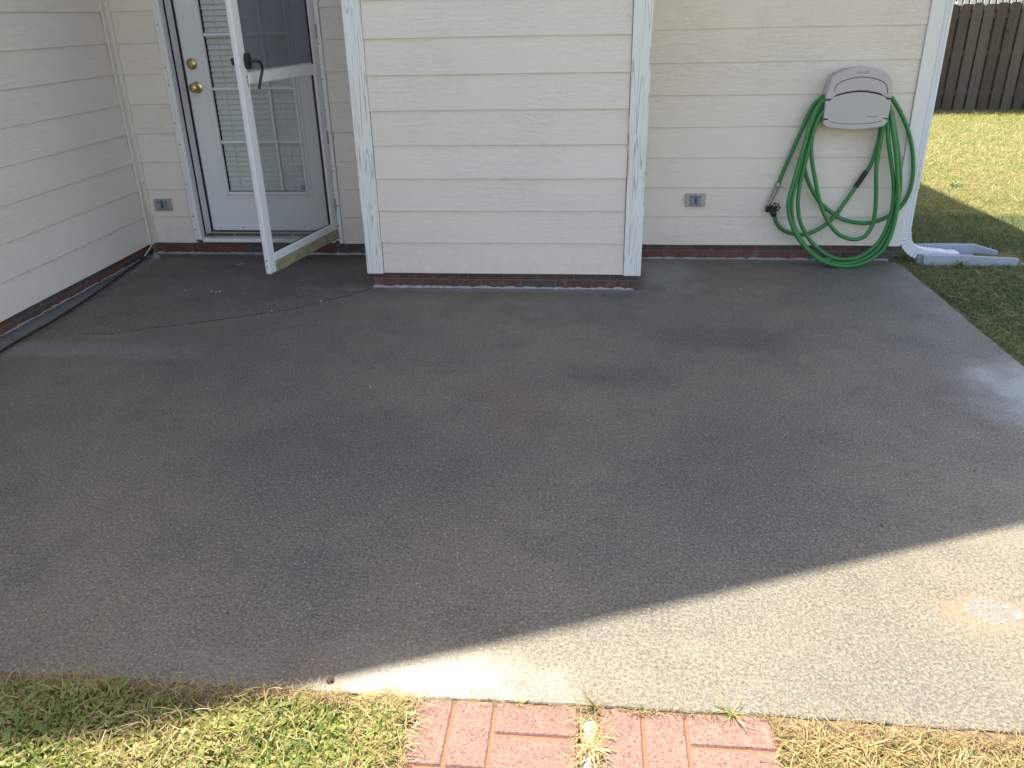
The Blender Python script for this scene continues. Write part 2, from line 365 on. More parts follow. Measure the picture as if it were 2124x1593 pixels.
# ================================================================ ground, patio
X0,D1,DC,D2=-2.969,5.119,4.416,5.064
GZ=-.022
def gz(y): return GZ if y<6 else (GZ-(y-6)/10*.31 if y<16.5 else GZ-.3255)
def grid_ground():
    xs=[-300,-60,-20,-8]+list(np.arange(-4,9.01,.5))+[14,30,80,300]; ys=[-300,-60,-15,-4]+list(np.arange(-1,20.01,.5))+[30,80,300]
    vs=[(x,y,gz(y)+random.uniform(-.006,.006)) for y in ys for x in xs]; nx=len(xs)
    fs=[(j*nx+i,j*nx+i+1,(j+1)*nx+i+1,(j+1)*nx+i) for j in range(len(ys)-1) for i in range(nx-1)]
    m=MB(); m.add(vs,fs); return m.build('ground',MS['ground'],smooth=True)
tag(grid_ground(),kind='structure')
def slab(name,outline,mat,zt,thick=.11,chips=.004):
    # densify + wobble outline, chamfered top edge
    P=[]
    n=len(outline)
    for i in range(n):
        a,b=outline[i],outline[(i+1)%n]; L=math.hypot(b[0]-a[0],b[1]-a[1]); k=max(1,int(L/.03))
        for j in range(k):
            t=j/k; P.append((a[0]+(b[0]-a[0])*t,a[1]+(b[1]-a[1])*t))
    cx=sum(p[0] for p in P)/len(P); cy=sum(p[1] for p in P)/len(P)
    Q=[]; ww=0
    for p in P: ww=ww*.7+random.uniform(-chips,chips); Q.append((p[0]+ww,p[1]+random.uniform(-chips,chips)*.5+ww*.5))
    N=len(Q); vs=[]
    def inset(d):
        o=[]
        for k in range(N):
            a=Q[k-2]; b=Q[(k+2)%N]; tx,ty=b[0]-a[0],b[1]-a[1]; L=math.hypot(tx,ty) or 1; o.append((Q[k][0]-ty/L*d,Q[k][1]+tx/L*d))
        return o
    for d,z in ((0,zt-thick),(0,zt-.008),(.0015,zt-.002),(.005,zt)):
        vs+=[(x,y,z) for x,y in inset(d)]
    fs=[(q*N+k,q*N+(k+1)%N,(q+1)*N+(k+1)%N,(q+1)*N+k) for q in range(3) for k in range(N)]; fs.append(tuple(3*N+k for k in range(N)))
    m=MB(); m.add(vs,fs); return m.build(name,mat)
crack=[(-1.262,4.415),(-1.37,4.27),(-1.508,4.139),(-1.60,4.05),(-1.721,3.971),(-1.80,3.915),(-1.895,3.873),(-2.05,3.79),(-2.272,3.70),(-2.42,3.625),(-2.602,3.60),(-2.78,3.52),(-3.0,3.49)]
crk=[(x+random.uniform(-.012,.012),y+random.uniform(-.01,.01)) for x,y in crack]
front=[(-3.0,1.375),(-.4,1.372),(.4,1.378),(1.86,1.366),(1.885,1.39),(1.888,3.0),(1.886,4.95),(1.86,5.02),(1.82,5.085),(.26,5.085),(.26,4.437),(-1.262,4.437)]+crk
tag(slab('patio',front,MS['concrete'],0,chips=.003),kind='structure')
back=[(x+.001,y+.004+.008*min(1,max(.15,(x+2.6)/1.1))) for x,y in crk[::-1]]+[(-1.262,5.16),(-3.0,5.16)]
m=MB(); xs_=list(np.arange(-3.2,2.0,.04)); rows_=((1.385,-.004),(1.366,-.005),(1.345,-.012),(1.31,-.024))
vs=[(x,y+random.uniform(-.006,.004),z+random.uniform(-.003,.002)) for y,z in rows_ for x in xs_]; nx=len(xs_)
m.add(vs,[(j*nx+i,j*nx+i+1,(j+1)*nx+i+1,(j+1)*nx+i) for j in range(3) for i in range(nx-1)]); tag(m.build('soil_edge',MS['dry_soil'],smooth=True),kind='structure')
m=MB()
for (a,b),(c_,d2) in zip(crk[:-1],crk[1:]):
    n=max(2,int(math.dist((a,b),(c_,d2))/.012))
    for i in range(n):
        t=i/n; t2=(i+1)/n; w_=(.004+.009*min(1,max(0,(a+2.7)/1.0)))*random.uniform(.45,1.3); x=a+(c_-a)*t; y=b+(d2-b)*t+.005; x2=a+(c_-a)*t2; y2=b+(d2-b)*t2+.005
        if random.random()<min(.94,(x+2.75)*1.2): m.add([(x,y-w_/2,.0006),(x2,y2-w_/2,.0006),(x2,y2+w_/2,.0002),(x,y+w_/2,.0002)],[(0,1,2,3)])
tag(m.build('joint_dirt_shade',MS['soil']),'dark soil and painted gap shade along the crack across the concrete','dirt',kind='stuff')  # dark ribbon over the crack: dirt plus the gap's shade, painted in
tag(slab('landing_slab',back,MS['concrete_old'],-.004,chips=.0015),kind='structure')

# ================================================================ the house
house=empty('house',(0,0,0),label='cream lap-sided house with white trim, brick footing and a projecting bay beside the patio',cat='house')
EXP=.178
def siding(name,x0,x1,zb,rows,origin,rotz=0,first=EXP,holes=()):
    m=MB()
    for k in range(rows):
        z0=zb+k*EXP; z1=z0+EXP+.012; tint=random.random()
        a=random.uniform(-.0012,.0012); b=random.uniform(-.0012,.0012); 
        spans=[(x0,x1)]
        for hx0,hx1,hz0,hz1 in holes:
            if z0<hz1 and z1>hz0:
                spans=[s for s0,s1 in spans for s in ((s0,min(s1,hx0)),(max(s0,hx1),s1)) if s[1]-s[0]>.01]
        for s0,s1 in spans:
            g0=random.uniform(.001,.004); g1=random.uniform(.001,.004); n=max(2,int((s1-s0)/.12)); ph=random.uniform(0,6)
            vs=[]
            for i in range(n+1):
                t=i/n; x=s0+g0+(s1-s0-g0-g1)*t; dz=a+(b-a)*t+.0007*math.sin(x*5+ph); bow=.0012*math.sin(x*3+ph*2)
                vs+=[(x,.016,z0+dz),(x,.0015+bow,z0+dz-.0005),(x,0+bow,z0+dz+.0015),(x,.0085,z1),(x,.016,z1)]
            fs=[(i*5+j,i*5+5+j,i*5+6+j,i*5+1+j) for i in range(n) for j in range(4)]+[(0,1,2,3,4),tuple(n*5+j for j in (4,3,2,1,0))]
            m.add(vs,fs,0,tint)
    # backing board so nothing shows through the laps
    zt=zb+rows*EXP
    if not holes: m.box((x0,.018,zb-.0),(x1,.04,zt),0,.3)
    else:
        hx0,hx1,hz0,hz1=holes[0]; m.box((x0,.018,zb),(hx0,.04,zt),0,.3); m.box((hx1,.018,zb),(x1,.04,zt),0,.3); m.box((hx0,.018,hz1),(hx1,.04,zt),0,.3)
    o=m.build(name,MS['siding'],house,tint=True); o.location=origin; o.rotation_euler=(0,0,rotz); return o
ROWS=13
siding('siding',-1.196,.178,.0923,ROWS,(0,DC,0))                      # bay front
siding('siding',.275,1.815,.0947,ROWS,(0,D2,0))                       # right wall
siding('siding',X0+.03,-1.25,.0743,ROWS,(0,D1,0),holes=[(-2.655,-1.638,0,2.2)])   # door wall
siding('siding',0,4.3,.0739,ROWS,(X0,.85,0),R(90))                    # wing wall, faces +x
siding('siding',0,.68,.0923,ROWS,(-1.285,5.11,0),R(-90))              # bay left return
siding('siding',0,.64,.0923,ROWS,(.27,4.43,0),R(90))                  # bay right return
siding('siding',0,8,.0947,ROWS,(1.872,5.07,0),R(90))                  # far gable side
def board(a,b,m='trim',name='corner_board'):
    mm=MB(); mm.box(a,b,ch=.002); o=mm.build(name,MS[m],house); return o
board((-1.2905,DC-.010,.089),(-1.196,DC+.012,2.4)); board((-1.291,DC+.014,.089),(-1.272,DC+.09,2.4))
board((.179,DC-.010,.089),(.2750,DC+.012,2.4)); board((.256,DC+.014,.089),(.2755,DC+.09,2.4))
board((1.815,D2-.010,.094),(1.884,D2+.012,2.4),'smooth_trim'); board((1.866,D2+.014,.094),(1.885,D2+.1,2.4),'smooth_trim')
board((X0-.002,D1-.048,.072),(X0+.0125,D1-.0135,2.4),'cream','inside_corner_trim'); board((X0-.002,D1-.013,.074),(X0+.036,D1+.01,2.4),'cream','inside_corner_trim')
board((-1.320,D1-.030,.08),(-1.293,D1+.01,2.4),'cream','inside_corner_trim')
board((.278,D2-.030,.096),(.303,D2+.002,2.4),'cream','inside_corner_trim')

# brick footing: individual bricks on a mortar core
def footing(x0,x1,ztop,origin,rotz,seed,name='brick_footing'):
    m=MB(); random.seed(seed); bl,bh,j=.194,.057,.010
    z=ztop-.037; c=0
    while z>-.10:
        off=(c%2)*.102-.05; x=x0-.2+off
        while x<x1:
            a=max(x,x0); b=min(x+bl,x1)
            if b-a>.02: m.box((a,random.uniform(0,.003),z),(b,.05,z+bh),0,random.choice([.0,.2,.35,.5,.6,.7,.8,1.0]) if random.random()>.12 else 0,ch=.003)
            x+=bl+j
        z-=bh+j; c+=1
    m.box((x0,.007,-.12),(x1,.06,ztop+.005),1)
    o=m.build(name,[MS['brick'],MS['mortar']],house,tint=True); o.location=origin; o.rotation_euler=(0,0,rotz); return o
footing(-1.270,.262,.092,(0,DC+.022,0),0,3)
footing(.28,1.868,.093,(0,D2+.022,0),0,5)
footing(X0,-1.27,.10,(0,D1+.022,0),0,9)
footing(0,4.3,.074,(X0-.022,.85,0),R(90),11)
footing(0,.60,.092,(-1.268,5.11,0),R(-90),13); footing(0,.55,.092,(.262,4.51,0),R(90),16); footing(0,8,.095,(1.862,5.09,0),R(90),17)
random.seed(21)
# mortar smeared where the slab meets the brick
def smear(pts,r0=.007,name='mortar_smear'):
    P=[]; 
    for a,b in zip(pts[:-1],pts[1:]):
        n=max(2,int(math.dist(a,b)/.022))
        for i in range(n): t=i/n; P.append((a[0]+(b[0]-a[0])*t+random.uniform(-.004,.004),a[1]+(b[1]-a[1])*t+random.uniform(-.005,.005),a[2]+(b[2]-a[2])*t+random.uniform(-.003,.004)))
    ph=random.uniform(0,9); m=MB(); m.tube(P,lambda t:r0*(.45+.55*abs(math.sin(t*37+ph))+.4*abs(math.sin(t*113))),6,0,2); return m.build(name,MS['caulk'],house)
smear([(-1.27,DC+.022,0),(.26,DC+.022,0)],.0085); smear([(.28,D2+.02,0),(1.86,D2+.02,0)],.006); smear([(X0,D1+.02,-.003),(-1.27,D1+.02,-.003)],.007); smear([(X0-.02,1.4,0),(X0-.02,5.1,0)],.0042)

# roof, gable, soffit: casts the big shade over the patio
def roof():
    m=MB(); s=.592; xr=-5.0; xe=2.2; ze=2.3+.0; y0,y1=4.14,13.0
    zr=ze+s*(xe-xr); th=.14; xl=xr-(xe-xr)
    for a,b in (((xr,zr),(xe,ze)),((xl,ze),(xr,zr))):
        vs=[(a[0],y0,a[1]),(b[0],y0,b[1]),(b[0],y1,b[1]),(a[0],y1,a[1])]; vs+=[(x,y,z-th) for x,y,z in vs]
        m.add(vs,[(0,1,2,3),(7,6,5,4),(0,4,5,1),(1,5,6,2),(2,6,7,3),(3,7,4,0)])
    m.build('roof',MS['shingle'],house)
    def zl(x): return ze+s*(xe-x)-th-.03
    g=MB(); g.prism([(xl+.3,2.36),(1.86,2.36),(1.86,2.37),(xr,zl(xr)),(xl+.3,2.37)],D1+.02,D1+.1); g.build('gable_wall',MS['cream'],house)
    g=MB(); g.prism([(-1.28,2.38),(.265,2.38),(.265,zl(.265)),(-1.28,zl(-1.28))],DC+.012,D1+.019); g.build('bay_wall',MS['cream'],house)
    g=MB(); g.box((xl+.4,12.7,0),(xe-.34,12.8,2.3)); g.build('rear_wall',MS['cream'],house)
    # wing roof, ridge parallel to the wing wall
    v=MB(); xr2=-5.2; xe2=-2.66; z2=2.3; zr2=z2+.592*(xe2-xr2)
    for a,b in (((xr2,zr2),(xe2,z2)),((2*xr2-xe2,z2),(xr2,zr2))):
        vs=[(a[0],.6,a[1]),(b[0],.6,b[1]),(b[0],5,b[1]),(a[0],5,a[1])]; vs+=[(x,y,z-.12) for x,y,z in vs]
        v.add(vs,[(0,1,2,3),(7,6,5,4),(0,4,5,1),(1,5,6,2),(2,6,7,3),(3,7,4,0)])
    v.prism([(-7.4,0),(X0-.03,0),(X0-.03,2.2),(xr2,zr2-.15),(-7.4,2.2)],.86,.9); v.build('wing_roof',MS['shingle'],house)
roof()

# ---------------------------------------------------------------- back door in its frame
YD=5.25
fr=MB()
fr.box((-2.655,D1-.020,.100),(-2.632,D1+.03,2.18),ch=.002); fr.box((-2.6315,D1-.034,.100),(-2.603,D1+.03,2.18),ch=.006)
fr.box((-1.690,D1-.030,.100),(-1.664,D1+.03,2.18),ch=.003); fr.box((-1.6635,D1-.018,.080),(-1.638,D1+.03,2.18),ch=.002)
fr.box((-2.655,D1-.034,2.12),(-1.638,D1+.03,2.18))
frame=fr.build('door_frame',MS['smooth_trim'],house)
jb=MB()
jb.box((-2.640,D1+.032,.104),(-2.600,YD+.03,2.12)); jb.box((-1.713,D1+.032,.104),(-1.68,YD+.03,2.12)); jb.box((-2.6,D1+.032,2.08),(-1.713,YD+.03,2.12))
jb.box((-2.5995,YD-.012,.125),(-2.5935,YD-.002,2.08),1); jb.box((-2.6025,D1+.022,.11),(-2.597,D1+.033,2.12),1)
jb.build('door_jamb',[MS['smooth_trim'],MS['dark']],house)
th_=MB(); th_.box((-2.60,D1-.015,.100),(-1.69,YD+.02,.118),ch=.003); th_.box((-2.60,D1-.03,.086),(-1.69,D1-.016,.112),1,ch=.003); th_.box((-2.598,YD-.05,.119),(-1.71,YD-.03,.126),ch=.002)
th_.build('threshold',[MS['sill'],MS['smooth_trim']],house)
def screw(x,y,z,parent,r_=.0045):
    m=MB(); m.lathe([(r_,0),(r_*.9,-.0015),(r_*.3,-.002)],(x,y,z),(0,1,0),8); return m.build('screw',MS['screw'],parent)
for z in (.17,.26,.47,.72,.85,1.08,1.18,1.42): screw(-2.644 if int(z*100)%2 else -2.640,D1-.0205,z,frame,.0042)
for z in (.115,.20,.33,.55,.58,.92,1.1,1.3): screw(-1.651 if int(z*100)%2 else -1.656,D1-.0185,z,frame,.0042)
# door slab with a raised lite frame
d=MB(); x0,x1,z0,z1=-2.588,-1.742+.03,.137,2.08; lx0,lx1,lz0=-2.432,-1.899,.388; ZT=1.98
for a,b in (((x0,YD,z0),(lx0-.02,YD+.04,z1)),((lx1+.02,YD,z0),(x1,YD+.04,z1)),((lx0-.02,YD,z0),(lx1+.02,YD+.04,lz0-.02)),((lx0-.02,YD,ZT+.02),(lx1+.02,YD+.04,z1))): d.box(a,b)
door=d.build('door',MS['white_door'],house)
def ringframe(m,x0,x1,z0,z1,wd,y0,y1,mi=0,ch=.003):
    m.box((x0,y0,z0),(x0+wd,y1,z1),mi,ch=ch); m.box((x1-wd,y0,z0),(x1,y1,z1),mi,ch=ch); m.box((x0+wd+.0004,y0,z0),(x1-wd-.0004,y1,z0+wd),mi,ch=ch); m.box((x0+wd+.0004,y0,z1-wd),(x1-wd-.0004,y1,z1),mi,ch=ch)
lf=MB(); ringframe(lf,lx0-.041,lx1+.040,lz0-.037,ZT+.04,.018,YD-.008,YD+.01); ringframe(lf,lx0-.0225,lx1+.0215,lz0-.0185,ZT+.0215,.022,YD-.014,YD+.01,ch=.005)
lf.build('lite_frame',MS['white_door'],door)
mu=MB()
for z in (.712,1.040,1.358,1.68): mu.box((lx0-.002,YD-.001,z-.009),(lx1+.002,YD+.012,z+.009),ch=.003)
for x in (-2.241,-2.061):
    zz=[lz0,.712,1.040,1.358,1.68,ZT]
    for a,b in zip(zz[:-1],zz[1:]): mu.box((x-.0085,YD,a+.0095),(x+.0085,YD+.012,b-.0095),ch=.003)
mu.build('muntin_grid',MS['muntin'],door)
sw=MB(); sw.box((x0+.01,YD-.010,.131),(x1-.01,YD-.0005,.158),ch=.002); sweep=sw.build('door_sweep',MS['smooth_trim'],door)
for x in (-2.53,-2.37,-2.10,-1.94,-1.8):
    m=MB(); m.lathe([(.0045,0),(.003,-.002)],(x,YD-.0105,.151),(0,1,0),8); o=m.build('sweep_screw',MS['screw'],door)
g=MB(); g.box((lx0,YD+.016,lz0),(lx1,YD+.019,ZT)); g.build('glass_pane',MS['glass'],door)
# blinds between the panes
bl=MB(); z=lz0+.006; k=0
while z<ZT:
    tl=random.uniform(-.0008,.0008)
    vs=[(lx0+.002,YD+.0205,z+tl),(lx1-.002,YD+.0205,z-tl),(lx1-.002,YD+.0300,z+.0305-tl),(lx0+.002,YD+.0300,z+.0305+tl)]
    vs+=[(a,b+.0012,c) for a,b,c in vs]; bl.add(vs,[(0,1,2,3),(7,6,5,4),(0,4,5,1),(1,5,6,2),(2,6,7,3),(3,7,4,0)]); z+=.0325; k+=1
bl.box((lx0-.01,YD+.036,lz0-.01),(lx1+.01,YD+.038,ZT),1)
blo=bl.build('window_blind',[MS['slat'],MS['dark']],door)
for x in (-2.352,-1.975):
    cd=MB()
    z=lz0+.01
    while z<ZT-.03: cd.tube([(x+random.uniform(-.0015,.0015),YD+.0215,z+.003),(x+random.uniform(-.0015,.0015),YD+.0205,z+.022)],.0012,5,0,0); z+=.0325
    cd.build('ladder_cord',MS['gsteel'],door)
# brass deadbolt and knob
kx=-2.530
m=MB(); m.lathe([(.034,.0),(.034,-.008),(.030,-.013),(.022,-.015),(.021,-.020),(.016,-.022)],(kx-.008,YD,1.192),(0,1,0),28); m.lathe([(.0155,-.0225),(.0155,-.0245)],(kx-.008,YD,1.192),(0,1,0),20); bolt=m.build('deadbolt',MS['brass'],door,True)
m=MB(); m.lathe([(.036,0),(.035,-.006),(.026,-.010),(.014,-.013),(.012,-.032),(.020,-.038),(.0275,-.047),(.0285,-.056),(.025,-.064),(.018,-.068)],(kx-.0,YD,1.052),(0,1,0),32); kn=m.build('door_knob',MS['brass'],door,True)
# security sticker
st=MB(); st.box((-1.936,YD+.0140,.406),(-1.903,YD+.0150,.432),0); st.box((-2.005,YD+.0141,.410),(-1.940,YD+.0149,.4125),1); st.box((-2.005,YD+.0141,.4155),(-1.938,YD+.0149,.418),1)
sticker=st.build('sticker',[MS['blue'],MS['pale']],door)
def text(txt,size,loc,rot,m,parent,name='lettering',ext=.0004):
    cu=bpy.data.curves.new(name,'FONT'); cu.body=txt; cu.size=size; cu.extrude=ext; cu.align_x='CENTER'; cu.align_y='CENTER'
    o=bpy.data.objects.new(name,cu); col.objects.link(o); dg=bpy.context.evaluated_depsgraph_get(); me=bpy.data.meshes.new_from_object(o.evaluated_get(dg)); bpy.data.objects.remove(o)
    ob=bpy.data.objects.new(name,me); ob.location=loc; ob.rotation_euler=rot
    if not me.materials: me.materials.append(m)
    else: me.materials[0]=m
    col.objects.link(ob); ob.parent=parent; return ob
text('ADT',.015,(-1.9195,YD+.0136,.419),(R(90),0,0),MS['white'],door)
# dark interior behind the door
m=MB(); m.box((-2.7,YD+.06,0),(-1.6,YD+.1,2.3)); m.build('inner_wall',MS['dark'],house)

# ---------------------------------------------------------------- storm door, swung open
sx,sy=-.17994,-.98368
sd_o=MB(); W=.835; T0,T1=.0,.030
# local: x along the door from hinge, y = thickness (+y is the interior side), z up
def stile(m,a,b,z0,z1,mi=0): m.box((a,T0,z0),(b,T1,z1),mi,ch=.004)
stile(sd_o,0,.062,.178,2.1); stile(sd_o,.768,W,.122,2.1)
sd_o.box((.0625,T0+.001,.178),(.7675,T1-.001,.228),0,ch=.006)
sd_o.box((.0625,T0,1.130),(.7675,T1,1.190),0,ch=.006); sd_o.box((.0625,T0+.001,2.02),(.7675,T1-.001,2.1),0,ch=.006)
# inner glazing bead
sd_o.box((.7605,T0+.006,.2285),(.7675,T1-.006,1.1295)); sd_o.box((.0625,T0+.006,.2285),(.0695,T1-.006,1.1295)); 
storm=sd_o.build('storm_door',MS['storm'],house)
storm.location=(-1.690,5.090,0); storm.rotation_euler=(0,0,math.atan2(sy,sx))
# which face looks at +x: local -y or +y? rotate so local x=(sx,sy); local y = (-sy,sx) = (+.98,-.18) -> the +y face is seen
m=MB(); m.box((-.004,T0+.002,.118),(.767,T1+.002,.177),ch=.003); m.build('door_expander',MS['expander'],storm)
m=MB(); m.box((.771,T0+.004,.1195),(W-.003,T1-.004,.1215)); m.build('end_cap',MS['dark'],storm)
m=MB(); m.box((.070,.013,.229),(.760,.016,1.129)); m.build('glass_pane',MS['storm_glass'],storm)
m=MB(); m.box((.063,.010,1.191),(.767,.013,2.019)); m.build('glass_pane',MS['storm_glass'],storm)
m=MB(); m.box((.072,.020,1.200),(.758,.0205,2.01)); m.build('insect_screen',MS['screen'],storm)
m=MB(); m.box((.0635,T1-.012,1.192),(.0705,T1-.004,2.02)); m.box((.0705,T0+.008,.2285),(.0745,T1-.008,1.1295)); m.box((.0635,.0135,.2286),(.7595,.0215,.2310)); m.build('glazing_gasket',MS['rubber'],storm)
hm=MB()
hm.prism([(.774+.030*math.cos(t)*.62,1.245+.040*math.sin(t)*(1 if abs(math.sin(t))<.9 else .97)) for t in [2*math.pi*k/20 for k in range(20)]],T1+.024,T1+.0005,bev=-.0)
hm.tube([(.772,T1+.012,1.243),(.760,T1+.045,1.245),(.738,T1+.058,1.240),(.722,T1+.060,1.215),(.724,T1+.052,1.18),(.738,T1+.045,1.14),(.750,T1+.042,1.108)],lambda t:.0075 if t<.9 else .008,10,0,5)
hnd=hm.build('door_handle',MS['black'],storm,True)
m=MB(); m.box((.79,-.026,1.228),(.822,-.001,1.262),ch=.003); m.build('latch',MS['black'],storm)
m=MB()
for z,s in ((1.170,.006),(1.152,.005),(1.138,.004),(1.125,.004)): m.box((.782-s,T1+.0002,z-s*1.3),(.782+s,T1+.0008,z+s))
m.build('old_screw_marks',MS['gsteel'],storm)
for z in (.30,.72,1.33):
    m=MB()
    for k in range(6): m.lathe([(.0048,k*.013),(.0052,k*.013+.001),(.0052,k*.013+.011),(.0048,k*.013+.0119)],(-.0065,T1-.002,z),(0,0,1),10)
    m.build('hinge',MS['gsteel'],storm,True)
for x,z in ((.806,.165),(.806,.20)):
    m=MB(); m.lathe([(.0042,0),(.003,.0015)],(W,.015,z),(1,0,0),8); m.build('screw',MS['screw'],storm)

# ================================================================ electric outlets
def outlet(name,x,y,z,label,group):
    e=empty(name,(x,y,z),label=label,cat='outlet cover',group=group)
    m=MB(); m.box((-.060,-.012,-.0385),(.060,.010,.0385),ch=.003); m.box((-.037,-.0155,-.033),(.037,-.0115,.034),ch=.001); m.build('cover_plate',MS['alu'],e)
    for s in (-1,1):
        m=MB(); m.box((s*.0185-.0125,-.024,-.030),(s*.0185+.0125,-.0158,.018),ch=.003); m.box((s*.0185-.007,-.0275,-.026),(s*.0185+.007,-.0242,.015),ch=.002); m.box((s*.0185-.014,-.026,.019),(s*.0185+.014,-.0157,.030),ch=.004); m.build('flip_lid',MS['lid'],e)
    m=MB(); m.tube([(-.034,-.019,.0255),(.034,-.019,.0255)],.0028,8,0,0); m.box((-.003,-.0195,-.02),(.003,-.0158,.018)); m.build('hinge_bar',MS['screw'],e)
    return e
outlet('outlet_cover',.6265,D2-.001,.376,'grey metal double-flap outlet cover on the right wall, left of the faucet','outdoor outlet covers')
outlet('outlet_cover',-2.840,D1-.001,.332,'grey metal double-flap outlet cover in the recessed corner beside the door frame','outdoor outlet covers')

# ================================================================ hose hanger
SC=4.95
def C(pts): return [(x,z) for x,z in pts]
O=[(1.296,0.838),(1.297,0.86),(1.295,0.962),(1.296,1.0),(1.309,1.062),(1.324,1.094),(1.375,1.118),(1.427,1.132),(1.482,1.133),(1.537,1.128),(1.589,1.11),(1.623,1.086),(1.64,1.056),(1.648,1.011),(1.65,0.962),(1.654,0.924),(1.651,0.858),(1.65,0.842),(1.63,0.817),(1.562,0.807),(1.466,0.798),(1.366,0.808),(1.322,0.815),(1.303,0.827)]
G1=[(1.293,0.962),(1.323,0.962),(1.328,0.978),(1.360,.988),(1.393,0.996),(1.435,1.003),(1.475,1.006),(1.510,1.004),(1.545,0.998),(1.580,.991),(1.616,0.98),(1.626,0.965),(1.651,0.965)]
G2=[(1.297,0.86),(1.323,0.857),(1.33,0.842),(1.39,0.831),(1.461,0.828),(1.558,0.832),(1.618,0.844),(1.622,0.859),(1.651,0.858)]
hh=empty('hose_hanger',(1.475,4.95,.80),label='grey plastic wall-mounted hose hanger with a rounded hood',cat='hose hanger')
hy=4.945
def sm(pts): 
    return [(p.x,p.z) for p in spline([(a,0,b) for a,b in pts],3)]
body=[(1.475+(x-1.475)*.972,.965+(z-.965)*.972) for x,z in O]
m=MB(); m.prism(body,hy+.012,D2-.004); rel(m.build('hanger_body',MS['holder'],hh,True),hh)
top=[p for p in O if p[1]>.97]; top=sm([(1.2955,.966),(1.296,1.0)]+O[4:13]+[(1.648,1.011),(1.650,.969)])
hood=top+[(x,z+.0048) for x,z in G1[::-1][1:-1]]
m=MB(); m.prism(hood,hy,hy+.030,bev=.006); hood_o=m.build('hood',MS['holder'],hh); rel(hood_o,hh)
pan=[(1.2965,.864),(1.2955,.958)]+[(x,z-.0025) for x,z in G1[1:-1]]+[(1.650,.961),(1.653,.924),(1.6515,.862)]+[(x,z+.0025) for x,z in G2[::-1][1:-1]]
m=MB(); m.prism(pan,hy+.002,hy+.030,bev=.004); panel=m.build('front_panel',MS['holder'],hh); rel(panel,hh)
lip=[(1.297,.855)]+[(x,z-.0042) for x,z in G2[1:-1]]+[(1.6505,.854)]+sm([(1.65,.842),(1.63,.817),(1.562,.807),(1.466,.798),(1.366,.808),(1.322,.815),(1.303,.827),(1.2965,.838)])
m=MB(); m.prism(lip,hy,hy+.030,bev=.006); rel(m.build('bottom_lip',MS['holder'],hh),hh)
m=MB(); inner=[(1.475+(x-1.475)*.985,.965+(z-.965)*.985) for x,z in O]; m.prism(inner,hy+.009,hy+.0118); rel(m.build('panel_gap',MS['dark'],hh),hh)
A=[(1.334,1.005),(1.336,1.022),(1.347,1.045),(1.383,1.066),(1.436,1.079),(1.484,1.082),(1.546,1.073),(1.596,1.052),(1.616,1.027),(1.626,.990)]
m=MB(); m.tube([(x,hy-.0002,z) for x,z in A],lambda t:.0013+.0008*min(1,t*3),6,0,4); rel(m.build('arch_groove',MS['screw'],hh),hh)
el=[(1.476+.034*math.cos(t),hy-.0005,1.1075+.0085*math.sin(t)) for t in [2*math.pi*k/24 for k in range(25)]]
m=MB(); m.tube(el,.0012,6,0,0,False); rel(m.build('oval_emblem',MS['holder'],hh,True),hh)
t_=text('Rubbermaid',.0125,(0,0,0),(R(90),0,0),MS['holder'],hh,'emblem_lettering',.0012); t_.location=(1.476-1.475,hy-.0012-4.95,1.1072-.80)
t_=text('Rubbermaid',.012,(0,0,0),(R(90),0,0),MS['gsteel'],hh,'panel_lettering',.0006); t_.location=(1.565-1.475,hy+.0012-4.95,.872-.80)

